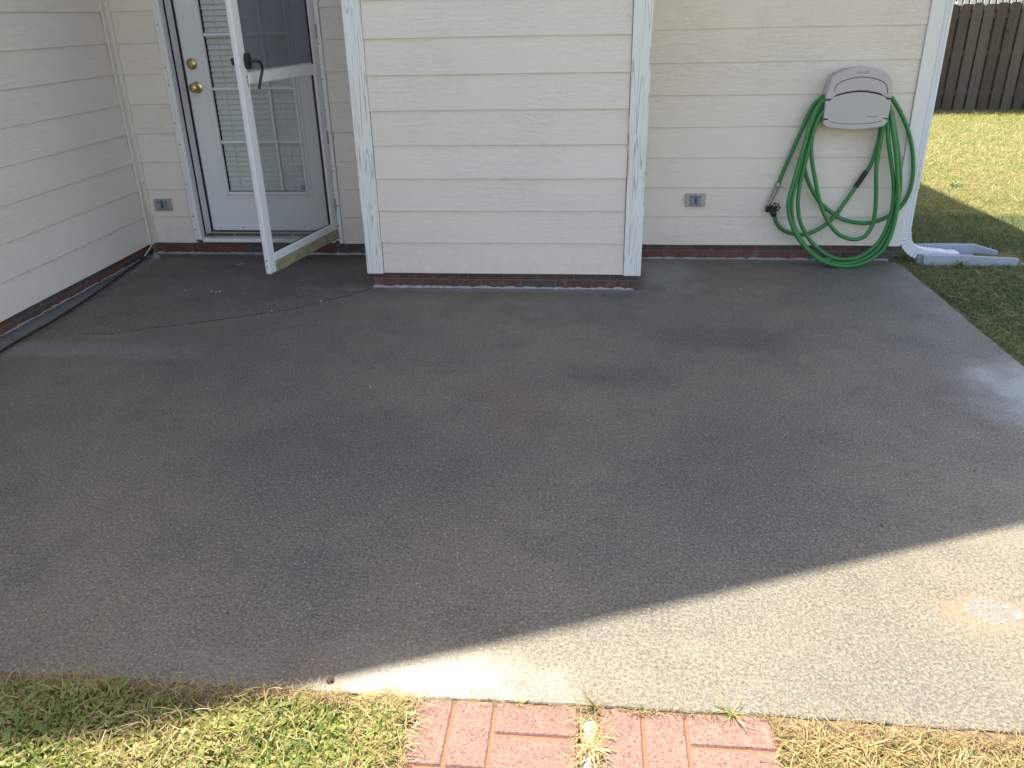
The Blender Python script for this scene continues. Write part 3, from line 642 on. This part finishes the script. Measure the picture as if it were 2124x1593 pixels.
# ================================================================ garden hose
S=dict(A=[(1.326,0.986),(1.294,0.977),(1.256,0.946),(1.227,0.89),(1.2,0.807),(1.175,0.731),(1.148,0.646),(1.123,0.568),(1.1,0.484)],
B1=[(1.344,0.97),(1.296,0.958),(1.262,0.906),(1.24,0.823),(1.223,0.722),(1.207,0.62),(1.19,0.515),(1.175,0.426),(1.172,0.354),(1.194,0.271),(1.247,0.169),(1.331,0.075),(1.42,0.013),(1.532,-0.017),(1.63,-0.009),(1.712,0.031),(1.772,0.096),(1.8,0.189),(1.807,0.299),(1.801,0.406),(1.772,0.547),(1.738,0.684),(1.702,0.801),(1.672,0.9),(1.642,0.957)],
B2=[(1.347,0.953),(1.296,0.93),(1.26,0.856),(1.247,0.739),(1.226,0.637),(1.206,0.524),(1.192,0.426),(1.195,0.335),(1.226,0.225),(1.293,0.122),(1.379,0.047),(1.475,0.004),(1.574,0.0),(1.668,0.029),(1.738,0.091),(1.782,0.194),(1.797,0.308),(1.806,0.424),(1.789,0.547),(1.752,0.684),(1.714,0.801),(1.678,0.892),(1.646,0.933)],
B3=[(1.352,0.921),(1.298,0.889),(1.273,0.823),(1.258,0.747),(1.245,0.654),(1.233,0.55),(1.224,0.453),(1.23,0.354),(1.258,0.253),(1.315,0.16),(1.392,0.085),(1.489,0.033),(1.588,0.029),(1.671,0.065),(1.738,0.143),(1.769,0.244),(1.778,0.344),(1.763,0.477),(1.719,0.633),(1.689,0.735),(1.667,0.835),(1.644,0.9)],
C=[(1.298,0.889),(1.269,0.823),(1.26,0.739),(1.266,0.671),(1.287,0.584),(1.314,0.497),(1.35,0.389),(1.399,0.29),(1.454,0.216),(1.513,0.17),(1.587,0.15),(1.646,0.17),(1.679,0.235),(1.683,0.317),(1.672,0.424),(1.649,0.565),(1.646,0.668),(1.648,0.769),(1.647,0.835),(1.627,0.901)],
D=[(1.304,0.905),(1.248,0.823),(1.228,0.722),(1.226,0.637),(1.252,0.541),(1.293,0.461),(1.351,0.38),(1.421,0.322),(1.498,0.276),(1.589,0.253),(1.667,0.253),(1.741,0.279),(1.803,0.321),(1.852,0.406),(1.863,0.52),(1.841,0.649),(1.799,0.767),(1.738,0.875),(1.67,0.963),(1.62,0.989)],
E=[(1.097,0.299),(1.121,0.243),(1.171,0.2),(1.245,0.18),(1.307,0.183),(1.374,0.216),(1.444,0.281),(1.5,0.376),(1.554,0.478),(1.612,0.591),(1.63,0.685),(1.637,0.769),(1.634,0.835),(1.619,0.901)])
YS=dict(A=(5.015,5.035),B1=(4.975,4.905),B2=(5.0,4.93),B3=(4.975,4.945),C=(4.975,4.97),D=(5.03,5.035),E=(5.035,5.03))
def lay(k):
    pts=S[k]; a,b=YS[k]; zs=[p[1] for p in pts]; zm,zM=min(zs),max(zs)
    return [depth(p,b+(a-b)*(p[1]-zm)/(zM-zm)) for p in pts]
hm=MB()
for k in S: hm.tube(lay(k),.0119,12,0,6)
hose=hm.build('garden_hose',MS['hose'],None,True)
tag(hose,'long green garden hose looped in coils below the grey hanger',"garden hose")
E3=[Vector(p) for p in lay('E')]
m=MB(); a,b=E3[7]+(E3[8]-E3[7])*.88,E3[8]+(E3[9]-E3[8])*.72; m.tube([a,a+(b-a)*.5,b],.0150,12,0,3); m.build('splice_tape',MS['rubber'],hose,True)
e0=E3[0]; m=MB(); m.lathe([(.0145,0),(.0155,.004),(.0155,.02),(.0145,.024)],e0+Vector((0,0,-.01)),(-.15,0,1),14); m.build('hose_coupling',MS['gsteel'],hose,True)
A3=[Vector(p) for p in lay('A')]; n0=A3[-1]; nd=Vector((-.040,-.0,-.118))
m=MB(); m.lathe([(.015,0),(.0175,.003),(.0175,.024),(.014,.027),(.0125,.034),(.0135,.05),(.0125,.10),(.0105,.118),(.0125,.122),(.0125,.134),(.008,.136)],n0-nd.normalized()*.01,nd,14)
m.box(n0+Vector((-.052,-.012,-.128)),n0+Vector((-.040,.002,-.105))); m.build('hose_nozzle',MS['gsteel'],hose,True)

# faucet
fa=empty('faucet',(1.09,D2,.33),label='black outdoor faucet with a small dark handwheel on the right wall',cat='faucet')
m=MB(); m.lathe([(.024,0),(.024,-.006),(.014,-.010),(.013,-.05)],(1.075,D2-.001,.325),(0,1,0),16)
m.tube([(1.072,D2-.03,.328),(1.09,D2-.045,.322),(1.096,D2-.050,.302),(1.098,D2-.048,.292)],lambda t:.019-.002*t,12,0,4); m.tube([(1.085,D2-.035,.32),(1.098,D2-.075,.345)],.012,10,0,0)
m.box((1.048,D2-.04,.308),(1.078,D2-.018,.338),ch=.006); rel(m.build('valve_body',MS['black'],fa,True),fa)
m=MB(); cc=Vector((1.099,D2-.082,.352)); ax=Vector((.25,-.8,.5)).normalized(); ua=ax.orthogonal().normalized(); ub=ax.cross(ua)
ring=[]
for k in range(49):
    t=2*math.pi*k/48; rr=.0225+.0032*math.cos(6*t); ring.append(cc+(ua*math.cos(t)+ub*math.sin(t))*rr)
m.tube(ring,.0030,6,0,0,False)
for k in range(6): t=2*math.pi*k/6; m.tube([cc,cc+(ua*math.cos(t)+ub*math.sin(t))*.024],.0022,6,0,0)
m.lathe([(.007,-.006),(.008,0),(.006,.005)],cc,ax,10); rel(m.build('handwheel',MS['wheel'],fa,True),fa)

# ================================================================ downspout and splash block
ds=empty('downspout',(1.92,5.15,0),label='white ribbed metal downspout at the right corner of the house, bending outward at its foot',cat='downspout')
def rectprof(w_,d_,ribs=3,amp=.003):
    P=[]
    def edge(a,b,n,out):
        for i in range(n):
            t=i/n; rr=amp*(1 if (i%2) else -1)*(1 if 0<i<n else 0); P.append((a[0]+(b[0]-a[0])*t+out[0]*rr,a[1]+(b[1]-a[1])*t+out[1]*rr))
    x,y=w_/2,d_/2; edge((-x,-y),(x,-y),6,(0,-1)); edge((x,-y),(x,y),8,(1,0)); edge((x,y),(-x,y),6,(0,1)); edge((-x,y),(-x,-y),8,(-1,0)); return P
def sweep_prof(pts,prof,scl,name,mat,parent,sub=6,flip=Vector((0,1,0))):
    P=spline(pts,sub) if sub else [Vector(p) for p in pts]; n=len(P); vs=[]; N=len(prof)
    for i in range(n):
        T=(P[min(i+1,n-1)]-P[max(i-1,0)]).normalized(); Y=(flip-T*flip.dot(T)).normalized(); X=Y.cross(T).normalized()*-1
        s=scl(i,n)
        for px,py in prof: vs.append(P[i]-X*px*s+Y*py*s)
    fs=[(i*N+k,i*N+(k+1)%N,(i+1)*N+(k+1)%N,(i+1)*N+k) for i in range(n-1) for k in range(N)]
    m=MB(); m.add(vs,fs); o=m.build(name,mat,parent,True); rel(o,parent); return o
pr=rectprof(.062,.080)
sweep_prof([(1.9185,5.145,2.25),(1.9185,5.145,1.3),(1.9185,5.145,.434)],pr,lambda i,n:1,'pipe',MS['downspout'],ds,0)
sweep_prof([(1.9185,5.145,.440),(1.9190,5.145,.3),(1.922,5.145,.158)],pr,lambda i,n:.955,'lower_pipe',MS['downspout'],ds,0)
sweep_prof([(1.9185,5.145,.446),(1.9185,5.145,.434)],pr,lambda i,n:1.05,'pipe_joint',MS['downspout'],ds,0)
pe=rectprof(.066,.084,amp=.0012)
sweep_prof([(1.921,5.145,.172),(1.924,5.145,.15),(1.940,5.145,.098),(1.985,5.145,.052),(2.045,5.145,.028),(2.12,5.145,.018),(2.19,5.145,.013)],pe,lambda i,n:(1.085 if i%2 else .93) if 2<i<n-4 else 1.0,'elbow',MS['downspout'],ds,6)
sweep_prof([(2.185,5.145,.013),(2.22,5.145,.012),(2.262,5.145,.011)],rectprof(.060,.078),lambda i,n:.97,'outlet_end',MS['downspout'],ds,0)
sp=empty('splash_block',(2.3,5.2,GZ),label='grey plastic splash block trough on the grass under the downspout foot',cat='splash block')
m=MB(); gb=GZ-.012
def wallp(pts,th,h0,h1s):
    vs=[]; 
    for i,(x,y) in enumerate(pts):
        a=pts[max(i-1,0)]; b=pts[min(i+1,len(pts)-1)]; tx,ty=b[0]-a[0],b[1]-a[1]; L=math.hypot(tx,ty); nx,ny=-ty/L*th/2,tx/L*th/2; h=h1s[i]
        vs+=[(x-nx*1.3,y-ny*1.3,h0),(x+nx*1.3,y+ny*1.3,h0),(x+nx*.8,y+ny*.8,h),(x-nx*.8,y-ny*.8,h)]
    n=len(pts); fs=[(i*4+k,i*4+(k+1)%4,i*4+4+(k+1)%4,i*4+4+k) for i in range(n-1) for k in range(4)]+[(0,1,2,3),tuple((n-1)*4+k for k in (3,2,1,0))]; m.add(vs,fs)
wallp([(2.585,5.045),(2.30,5.055),(2.035,5.06)],.028,gb,[gb+.060,gb+.072,gb+.072])
wallp([(2.025,5.075),(2.02,5.20),(2.035,5.315)],.026,gb,[gb+.071]*3)
wallp([(2.05,5.325),(2.25,5.335),(2.45,5.345),(2.58,5.30)],.028,gb,[gb+.071,gb+.072,gb+.068,gb+.035])
wallp([(2.60,5.055),(2.655,5.07)],.02,gb,[gb+.036,gb+.014])
m.add([(2.03,5.06,gb+.018),(2.66,5.06,gb+.010),(2.70,5.2,gb+.008),(2.60,5.32,gb+.010),(2.03,5.32,gb+.018),(2.03,5.06,gb),(2.66,5.06,gb),(2.70,5.2,gb),(2.60,5.32,gb),(2.03,5.32,gb)],[(0,1,2,3,4),(9,8,7,6,5),(0,5,6,1),(1,6,7,2),(2,7,8,3),(3,8,9,4),(4,9,5,0)])
rel(m.build('trough',MS['splash'],sp),sp)

# ================================================================ black hose and cable in the left corner
m=MB(); m.tube([(-2.79,2.9,.012),(-2.826,3.359,.012),(-2.829,3.74,.012),(-2.850,4.05,.012),(-2.885,4.4,.013),(-2.925,4.72,.014),(-2.955,4.93,.016),(-2.965,5.08,.03)],.0068,8,0,6)
tag(m.build('black_hose',MS['rubber'],None,True),'thin black hose lying on the slab along the wall of the left wing','hose')
m=MB(); m.tube([(-2.935,D1-.012,.487),(-2.95,D1-.022,.475),(-2.955,D1-.040,.44),(-2.955,D1-.041,.36),(-2.945,D1-.040,.31),(-2.935,D1-.040,.24),(-2.931,D1-.041,.17),(-2.928,D1-.045,.12),(-2.94,D1-.09,.07),(-2.96,D1-.16,.02)],.0042,8,0,5)
tag(m.build('wall_cable',MS['cable'],None,True),'thin cream cable running down the inside corner of the walls','cable')

# ================================================================ pavers
def paver(x0,label):
    m=MB(); W_=.382; y1=1.379; y0=y1-.385; zt=-.002; b=.190; g=.0035
    m.box((x0+.001,y0+.001,-.055),(x0+W_-.001,y1-.001,zt-.0045),0,1.0)
    h=W_/2; q=h/2
    pads=[(x0,x0+q,y1-h,y1),(x0+q,x0+h,y1-h,y1),(x0+h,x0+W_,y1-q,y1),(x0+h,x0+W_,y1-h,y1-q),
          (x0,x0+h,y0,y0+q),(x0,x0+h,y0+q,y1-h),(x0+h,x0+h+q,y0,y1-h),(x0+h+q,x0+W_,y0,y1-h)]
    for a,c,e,f_ in pads: m.box((a+g,e+g,zt-.012),(c-g,f_-g,zt),0,0.0,ch=.004)
    o=m.build('red_paver',MS['paver'],None,tint=True)
    me=o.data; me.attributes['tint'].name='groove'
    return tag(o,label,'paver','red brick-pattern pavers at the patio edge')
paver(-.388,'red brick-patterned square paver left of the grey pipe, touching the leafy green weeds')
paver(.042,'red brick-patterned square paver right of the grey pipe, touching the dry straw grass')
m=MB(); m.tube([(.020,1.335,-.022),(.0195,1.25,-.018),(.0185,1.1,-.018),(.016,.6,-.018)],.0185,14,0,3)
tag(m.build('grey_pipe',MS['pipe'],None,True),'grey plastic pipe lying in the gap between the two red pavers','pipe')

# ================================================================ fences and backdrop
def pick(m,x,y,z0,w_,h,t,ear=.03,tint=.5,lean=0):
    P=[(x,z0),(x+w_,z0),(x+w_+lean,z0+h-ear),(x+w_-ear+lean,z0+h),(x+ear+lean,z0+h),(x+lean,z0+h-ear)]; m.prism(P,y,y+t,0,tint)
FZ=-.35
fe=empty('wooden_fence',(8,16,FZ),label='tall dark weathered wooden privacy fence of overlapping boards across the lawn',cat='fence')
x=3.2; k=0
while x<12.5:
    m=MB(); pick(m,x-.008,16.0,FZ+.01,.164,1.775+random.uniform(-.012,.012),.018,.026,random.random(),random.uniform(-.01,.01)); rel(m.build('picket',MS['fence'],None,tint=True),fe)
    m=MB(); pick(m,x+.098,16.055,FZ+.01,.148,1.765+random.uniform(-.02,.012),.018,.026,random.random(),random.uniform(-.01,.01)); rel(m.build('picket',MS['fence'],None,tint=True),fe)
    x+=.203; k+=1
for z in (FZ+.3,FZ+.95,FZ+1.55):
    m=MB(); m.box((3.2,16.019,z),(12.6,16.054,z+.085)); rel(m.build('rail',MS['fence'],None,tint=True),fe)
wf=empty('white_picket_fence',(10,19,FZ),label='sunlit white picket fence just showing over the dark wooden fence',cat='fence')
x=4.2
while x<14:
    m=MB(); m.box((x,19,FZ),(x+.09,19.02,1.50)); rel(m.build('picket',MS['fence_white'],None),wf); x+=.13
m=MB(); m.box((4.2,19.021,1.30),(14,19.06,1.38)); m.box((4.2,19.021,0),(14,19.06,.08)); rel(m.build('rail',MS['fence_white'],None),wf)

# ================================================================ leaves, blades
def ribbons(n,P,az,L,Wd,p0,p1,curl,roll,seg,shape,tint):
    """vectorised ribbons: P (n,3) roots; pitch p0->p1 and azimuth az->az+curl along the length"""
    t=np.linspace(0,1,seg+1); ds_=L/seg; c=np.zeros((n,seg+1,3)); c[:,0]=P
    for i in range(seg):
        tt=(i+.5)/seg; p=p0+(p1-p0)*tt; a=az+curl*tt
        c[:,i+1]=c[:,i]+np.stack([np.cos(a)*np.cos(p),np.sin(a)*np.cos(p),np.sin(p)],1)*ds_[:,None]
    if shape=='leaf': prof=np.sin(np.pi*(.06+.88*t))**.8
    elif shape=='stem': prof=np.ones(seg+1)*.8+.2*(1-t)
    else: prof=np.clip(1.02-t**1.7,.06,1)
    a=az[:,None]+curl[:,None]*t[None]; side=np.stack([-np.sin(a)*np.cos(roll)[:,None],np.cos(a)*np.cos(roll)[:,None],np.sin(roll)[:,None]*np.ones_like(a)],2)
    hw=(Wd[:,None]*prof[None]/2)[:,:,None]; V=np.stack([c-side*hw,c+side*hw],2).reshape(-1,3)
    base=(np.arange(n)*(seg+1)*2)[:,None,None]; s_=(np.arange(seg)*2)[None,:,None]; F=(base+s_+np.array([0,1,3,2])[None,None,:]).reshape(-1,4)
    return V,F,np.repeat(tint,(seg+1)*2)
def strands(name,parts,mat):
    Vs=[];Fs=[];Ts=[];o=0
    for V,F,T in parts: Vs.append(V);Fs.append(F+o);Ts.append(T);o+=len(V)
    V=np.concatenate(Vs);F=np.concatenate(Fs);T=np.concatenate(Ts)
    me=bpy.data.meshes.new(name); me.vertices.add(len(V)); me.vertices.foreach_set('co',V.astype(np.float32).ravel()); me.loops.add(F.size); me.loops.foreach_set('vertex_index',F.astype(np.int32).ravel())
    me.polygons.add(len(F)); me.polygons.foreach_set('loop_start',np.arange(0,F.size,4,dtype=np.int32))
    a=me.attributes.new('tint','FLOAT','POINT'); a.data.foreach_set('value',T.astype(np.float32)); me.update(calc_edges=True); me.polygons.foreach_set('use_smooth',[True]*len(F))
    return finish(bpy.data.objects.new(name,me),mat)
U=rng.uniform
def field(n,x0,x1,y0,y1,keep=None):
    x=U(x0,x1,n); y=U(y0,y1,n)
    if keep is not None: k=keep(x,y); x,y=x[k],y[k]
    return x,y
def vn(x,y,s,seed=0):                                   # smooth value noise 0..1
    xi=np.floor(x*s).astype(int); yi=np.floor(y*s).astype(int); fx=x*s-xi; fy=y*s-yi; fx=fx*fx*(3-2*fx); fy=fy*fy*(3-2*fy)
    h=lambda a,b: (np.sin((a*127.1+b*311.7+seed*74.7))*43758.5453)%1
    return (h(xi,yi)*(1-fx)+h(xi+1,yi)*fx)*(1-fy)+(h(xi,yi+1)*(1-fx)+h(xi+1,yi+1)*fx)*fy
GREEN=[(0,(.46,.36,.19)),(.20,(.42,.35,.15)),(.32,(.34,.35,.09)),(.6,(.20,.28,.055)),(.85,(.10,.18,.032)),(1,(.055,.12,.035))]
mg=mat_grass('grass_leaf',GREEN)
STRAW=[(0,(.52,.42,.22)),(.4,(.42,.31,.13)),(.7,(.27,.18,.075)),(.85,(.17,.18,.05)),(1,(.10,.14,.03))]
ms_=mat_grass('straw',STRAW,.25)
def mk(kind,x,y,z,tn=None,sc_=1.0):
    n=len(x); P=np.stack([x,y,z],1); az=U(0,2*np.pi,n)
    if kind=='leaf': return ribbons(n,P,az,U(.008,.019,n)*sc_,U(.0042,.0092,n)*sc_,U(-.1,1.3,n),U(-.9,.5,n),U(-.5,.5,n),U(-.9,.9,n),3,'leaf',tn if tn is not None else U(.3,.95,n))
    if kind=='broad': return ribbons(n,P,az,U(.028,.05,n)*sc_,U(.010,.018,n)*sc_,U(.2,.9,n),U(-.7,.1,n),U(-.4,.4,n),U(-.5,.5,n),5,'leaf',tn if tn is not None else U(.5,.95,n))
    if kind=='blade': return ribbons(n,P,az,U(.022,.05,n)*sc_,U(.0018,.0038,n)*sc_,U(.4,1.4,n),U(-.6,.9,n),U(-.8,.8,n),U(-.8,.8,n),3,'blade',tn if tn is not None else U(.2,.9,n))
    if kind=='straw': return ribbons(n,P,az,U(.03,.085,n)*sc_,U(.0012,.0026,n)*sc_,U(-.05,.55,n),U(-.45,.35,n),U(-1.6,1.6,n),U(-.5,.5,n),5,'stem',tn if tn is not None else U(0,.5,n))
# front-left weeds and clippings
def edge_ok(x,y): return (y<1.366)|(x>1.895)
def fl_keep(x,y): return (y<1.345+.03*vn(x,y,14,3)) & ~((x>-.395)&(x<.43)&(y>.97))
parts=[]
for (kind,n,box) in (('leaf',46000,(-1.9,-.39,.75,1.37)),('blade',20000,(-1.9,-.39,.75,1.37)),('broad',500,(-1.9,-.40,.75,1.35)),('leaf',9000,(-3,-.39,.1,.75)),('blade',6000,(-3,1.6,.1,.96))):
    x,y=field(n,*box,keep=fl_keep); d_=vn(x,y,9,1); k=U(0,1,len(x))<.15+1.1*d_; x,y=x[k],y[k]; d_=d_[k]
    clump=vn(x,y,5,8); hz=.042*d_*U(.0,1,len(x))*np.clip((1.38-y)/.05,.25,1)
    near=np.clip((x+.75)/.35,0,1)*.9                     # drier towards the paver
    tn=np.clip(.16+.50*clump+U(-.30,.30,len(x))-near*.22,0,1)
    if kind=='broad': tn=np.clip(tn+.2,.4,1)
    parts.append(mk(kind,x,y,GZ+.002+hz,tn))
tag(strands('weeds',parts,mg),'low leafy green weeds and grass filling the lawn in the lower left','ground cover',kind='stuff')
parts=[]
x,y=field(1500,-1.9,-.37,.75,1.375); k=(y<1.365)|(U(0,1,len(x))<.4); x,y=x[k],y[k]; parts.append(mk('straw',x,y,GZ+.012+U(0,.030,len(x)),sc_=.8))
x,y=field(1500,-.5,-.37,.95,1.38); parts.append(mk('straw',x,y,GZ+.014+U(0,.028,len(x)),sc_=.6))
x,y=field(3200,.43,1.95,1.335,1.374); parts.append(mk('straw',x,y,U(-.022,-.002,len(x)),U(0,.8,len(x)),.45))
x,y=field(1900,-1.9,1.92,1.352,1.384); k=((x<-.36)|(x>.43))&(U(0,1,len(x))<.25+vn(x,y*0,11,2)); x,y=x[k],y[k]; parts.append(mk('straw',x,y,U(-.006,.003,len(x)),U(0,.7,len(x)),.42))
x,y=field(900,-1.3,-.38,1.335,1.372); parts.append(mk('straw',x,y,GZ+.02+U(0,.018,len(x)),U(.0,.9,len(x)),.55))
# front-right straw lawn
x,y=field(21000,.428,1.95,.6,1.362,keep=lambda x,y:y<1.33+.035*vn(x,y,16,5)); dd=vn(x,y,7,4); parts.append(mk('straw',x,y,GZ+.002+.034*dd*U(.1,1,len(x)),np.clip(U(.05,1.0,len(x))+.45*(dd-.4),0,1)))
x,y=field(16000,.43,1.95,.6,1.355); dd=vn(x,y,7,4); parts.append(mk('blade',x,y,GZ+.022*dd,np.clip(U(0,1,len(x)),0,1),.75))
# between and behind the pavers
x,y=field(260,-.004,.042,.95,1.372); parts.append(mk('straw',x,y,-.032+U(0,.014,len(x)),U(0,.6,len(x)),.42))
x,y=field(240,-.005,.044,1.19,1.335); parts.append(mk('straw',x,y,U(-.012,.014,len(x)),U(0,.5,len(x)),.62))
x,y=field(420,.03,.42,1.362,1.376); k=U(0,1,len(x))<vn(x,y*0,14,6)**1.5*1.4; x,y=x[k],y[k]; parts.append(mk('blade',x,y,np.zeros(len(x))-.004,U(.2,1,len(x)),.55))
x,y=field(120,-.38,.0,1.364,1.374); parts.append(mk('straw',x,y,np.zeros(len(x)),U(.1,.8,len(x)),.3))
tag(strands('dry_grass',parts,ms_),'dry straw-coloured grass stems along the patio edge and around the pavers','dry grass',kind='stuff')
# shaded side lawn and far lawn
parts=[]
def rk(x,y): return (x>1.905+.03*vn(x,y,9,2)) & ~((x>2.0)&(x<2.68)&(y>5.02)&(y<5.36))
for kind,n,box,sc1 in (('blade',26000,(1.89,3.6,2.3,4.4),1.0),('blade',30000,(1.9,3.9,4.4,6.4),1.1),('leaf',9000,(1.9,3.2,2.3,4.6),1.1),('straw',4200,(1.89,3.3,2.6,5.4),1.0),('blade',42000,(1.95,5.2,6.4,9.5),1.4),('blade',52000,(3.0,9.5,9.5,16),2.0),('blade',9000,(1.9,3.2,.3,2.3),1.1),('straw',12000,(2.4,7,6.4,15.9),2.0)):
    x,y=field(n,*box,keep=rk); zz=np.where(y<6,GZ,GZ-(y-6)/10*.31); d_=vn(x,y,3.2,7)*.6+vn(x,y,.8,9)*.4
    base=.30+.6*d_+U(-.3,.3,len(x))
    if kind=='blade' and box[2]>=6: base=.20+.34*d_+U(-.16,.24,len(x))
    if box[2]<6: base=base+.36+.10*np.sin(x*9+y*5)  # side lawn tinted darker: its shade is put into the blade colour
    tn=np.clip(base,0,1) if kind!='straw' else np.clip(U(-.1,.22,len(x)),0,1)
    parts.append(mk(kind,x,y,zz+(.012 if kind=='straw' else 0)*U(.2,2,len(x)),tn,sc1))
tag(strands('lawn_grass',parts,mg),'mown green and tan lawn grass beyond the patio, half in sun','grass',kind='stuff')
# wisps growing through at the pavers and a clump by the pipe
def tuft(name,c,n,L,spread,mat,label,cat,seed,up=.9,wd=.0022,tr=(.1,.8)):
    g_=np.random.default_rng(seed); P=np.tile(np.array(c),(n,1))+g_.uniform(-spread,spread,(n,3))*np.array([1,.6,.05])
    V=ribbons(n,P,g_.uniform(0,2*np.pi,n),g_.uniform(.4,1,n)*L,g_.uniform(.6,1.4,n)*wd,g_.uniform(.2,up,n),g_.uniform(-1.0,.0,n),g_.uniform(-.5,.5,n),g_.uniform(-.4,.4,n),6,'blade',g_.uniform(*tr,n))
    return tag(strands(name,[V],mat),label,cat)
tuft('grass_tuft',(.335,1.376,0),22,.075,.006,mg,'small green grass tuft at the back edge of the right-hand paver','grass tuft',5,1.0)
tuft('dry_grass_clump',(.024,1.255,.004),46,.062,.007,ms_,'spiky dry grass clump lying over the grey pipe','dry grass',6,.9,.0042,(0,.35))
tuft('grass_tuft',(.03,1.375,.002),14,.085,.004,ms_,'thin arching yellow grass tuft in the gap above the grey pipe','grass tuft',7,1.3,.0022,(.3,.95))
tuft('grass_tuft',(-.135,1.372,0),10,.022,.005,mg,'tiny yellow-green sprout behind the left-hand paver','grass tuft',8,1.1,.004,(.1,.5))
tuft('grass_tuft',(2.25,5.015,GZ),26,.11,.02,mg,'leafy green grass tuft against the front of the splash block','grass tuft',9,1.3,.006,(.6,1))
tuft('weed',(-.80,1.10,GZ+.015),12,.075,.008,mg,'broad-leaved green weed standing in the sunlit lawn at lower left','weed',10,1.0,.012,(.6,.9))
tuft('weed',(3.28,7.75,GZ-.05),30,.16,.05,mg,'dark green weed on the far lawn at the shade line beside the downspout','weed',12,1.2,.014,(.8,1))

# litter scattered on the slab
parts=[]; n=120
x=np.concatenate([U(-2.8,1.8,n)]); y=U(1.5,4.9,n)**1; ok=~((x>-1.32)&(x<.3)&(y>4.38)); x,y=x[ok],y[ok]; n=len(x)
V=ribbons(n,np.stack([x,y,np.full(n,.0035)],1),U(0,6.28,n),U(.006,.028,n),U(.0012,.0028,n),U(0,.2,n),U(-.2,.1,n),U(-1,1,n),U(-.2,.2,n),4,'stem',U(0,.8,n))
tag(strands('slab_litter',[V],ms_),'scattered straw bits and clippings lying on the concrete','litter',kind='stuff')
m=MB()
for (cx_,cy_,r_) in ((-.60,1.405,.010),(-1.62,4.11,.005),(.9,2.15,.005),(-1.74,4.02,.006),(-.95,1.62,.005),(1.31,2.5,.004)):
    m.lathe([(r_*.5,0),(r_,r_*.3),(r_*.6,r_*.8)],(cx_,cy_,.0),(random.uniform(-.2,.2),.1,1),7)
tag(m.build('dark_crumbs',MS['bark'],None),'dark soil crumbs and seed bits lying on the concrete','litter',kind='stuff')
m=MB()
for (cx_,cy_) in ((-2.2,4.30),(-2.17,4.30),(-2.15,4.305),(-2.37,4.32),(-1.98,4.85),(-2.27,4.86),(-2.25,4.87),(.84,4.45),(-1.5,4.16),(-1.72,3.99),(-2.45,3.35),(-.93,3.05)):
    a=random.uniform(0,3); l=random.uniform(.004,.010); m.tube([(cx_-l*math.cos(a),cy_-l*math.sin(a),.004),(cx_+l*math.cos(a),cy_+l*math.sin(a),.004)],.0022,5,0,0)
tag(m.build('paint_flakes',MS['litter'],None),'small white paint flakes on the slab near the door','litter',kind='stuff')

# trees beyond the fences (their crowns fill the sky line behind the fence and side the yard)
mt=mat_grass('tree_leaf',[(0,(.05,.085,.02)),(.5,(.07,.11,.03)),(1,(.10,.13,.04))],.3)
def tree(x,y,h,rad,label,seed):
    g_=np.random.default_rng(seed); e=empty('tree',(x,y,gz(y)),label=label,cat='tree')
    m=MB(); m.tube([(x,y,gz(y)-.1),(x+.1,y,h*.3),(x-.1,y+.1,h*.75)],lambda t:.20*(1-.75*t)+.02,9,0,4)
    for k in range(7):
        a=g_.uniform(0,6.28); z=h*g_.uniform(.2,.6); m.tube([(x,y,z),(x+math.cos(a)*rad*.5,y+math.sin(a)*rad*.5,z+h*.14),(x+math.cos(a)*rad*.85,y+math.sin(a)*rad*.85,z+h*.2)],lambda t:.07*(1-t)+.012,6,0,3)
    rel(m.build('trunk',MS['bark'],None,True),e)
    cl=46; ctr=np.stack([g_.normal(0,rad*.42,cl),g_.normal(0,rad*.42,cl),g_.uniform(.12*h,.95*h,cl)],1); n=9000; idx=g_.integers(0,cl,n)
    P=ctr[idx]+g_.normal(0,rad*.16,(n,3))+np.array([x,y,0])
    V=ribbons(n,P,g_.uniform(0,6.28,n),g_.uniform(.10,.22,n),g_.uniform(.06,.12,n),g_.uniform(-1,1,n),g_.uniform(-1,1,n),g_.uniform(-.5,.5,n),g_.uniform(-1.2,1.2,n),2,'leaf',g_.uniform(0,1,n))
    o=strands('crown',[V],mt); rel(o,e)
tree(10.5,23,4.2,2.6,'dense dark green tree behind the fences, filling the top right corner',31)
tree(14.5,24,4.2,2.8,'dense dark green tree further right behind the fences, outside the photo edge',32)
tree(7.0,25,4.2,2.6,'dark green tree behind the fences, mostly hidden by the house corner',33)
print('verts',sum(len(o.data.vertices) for o in bpy.data.objects if o.type=='MESH'))
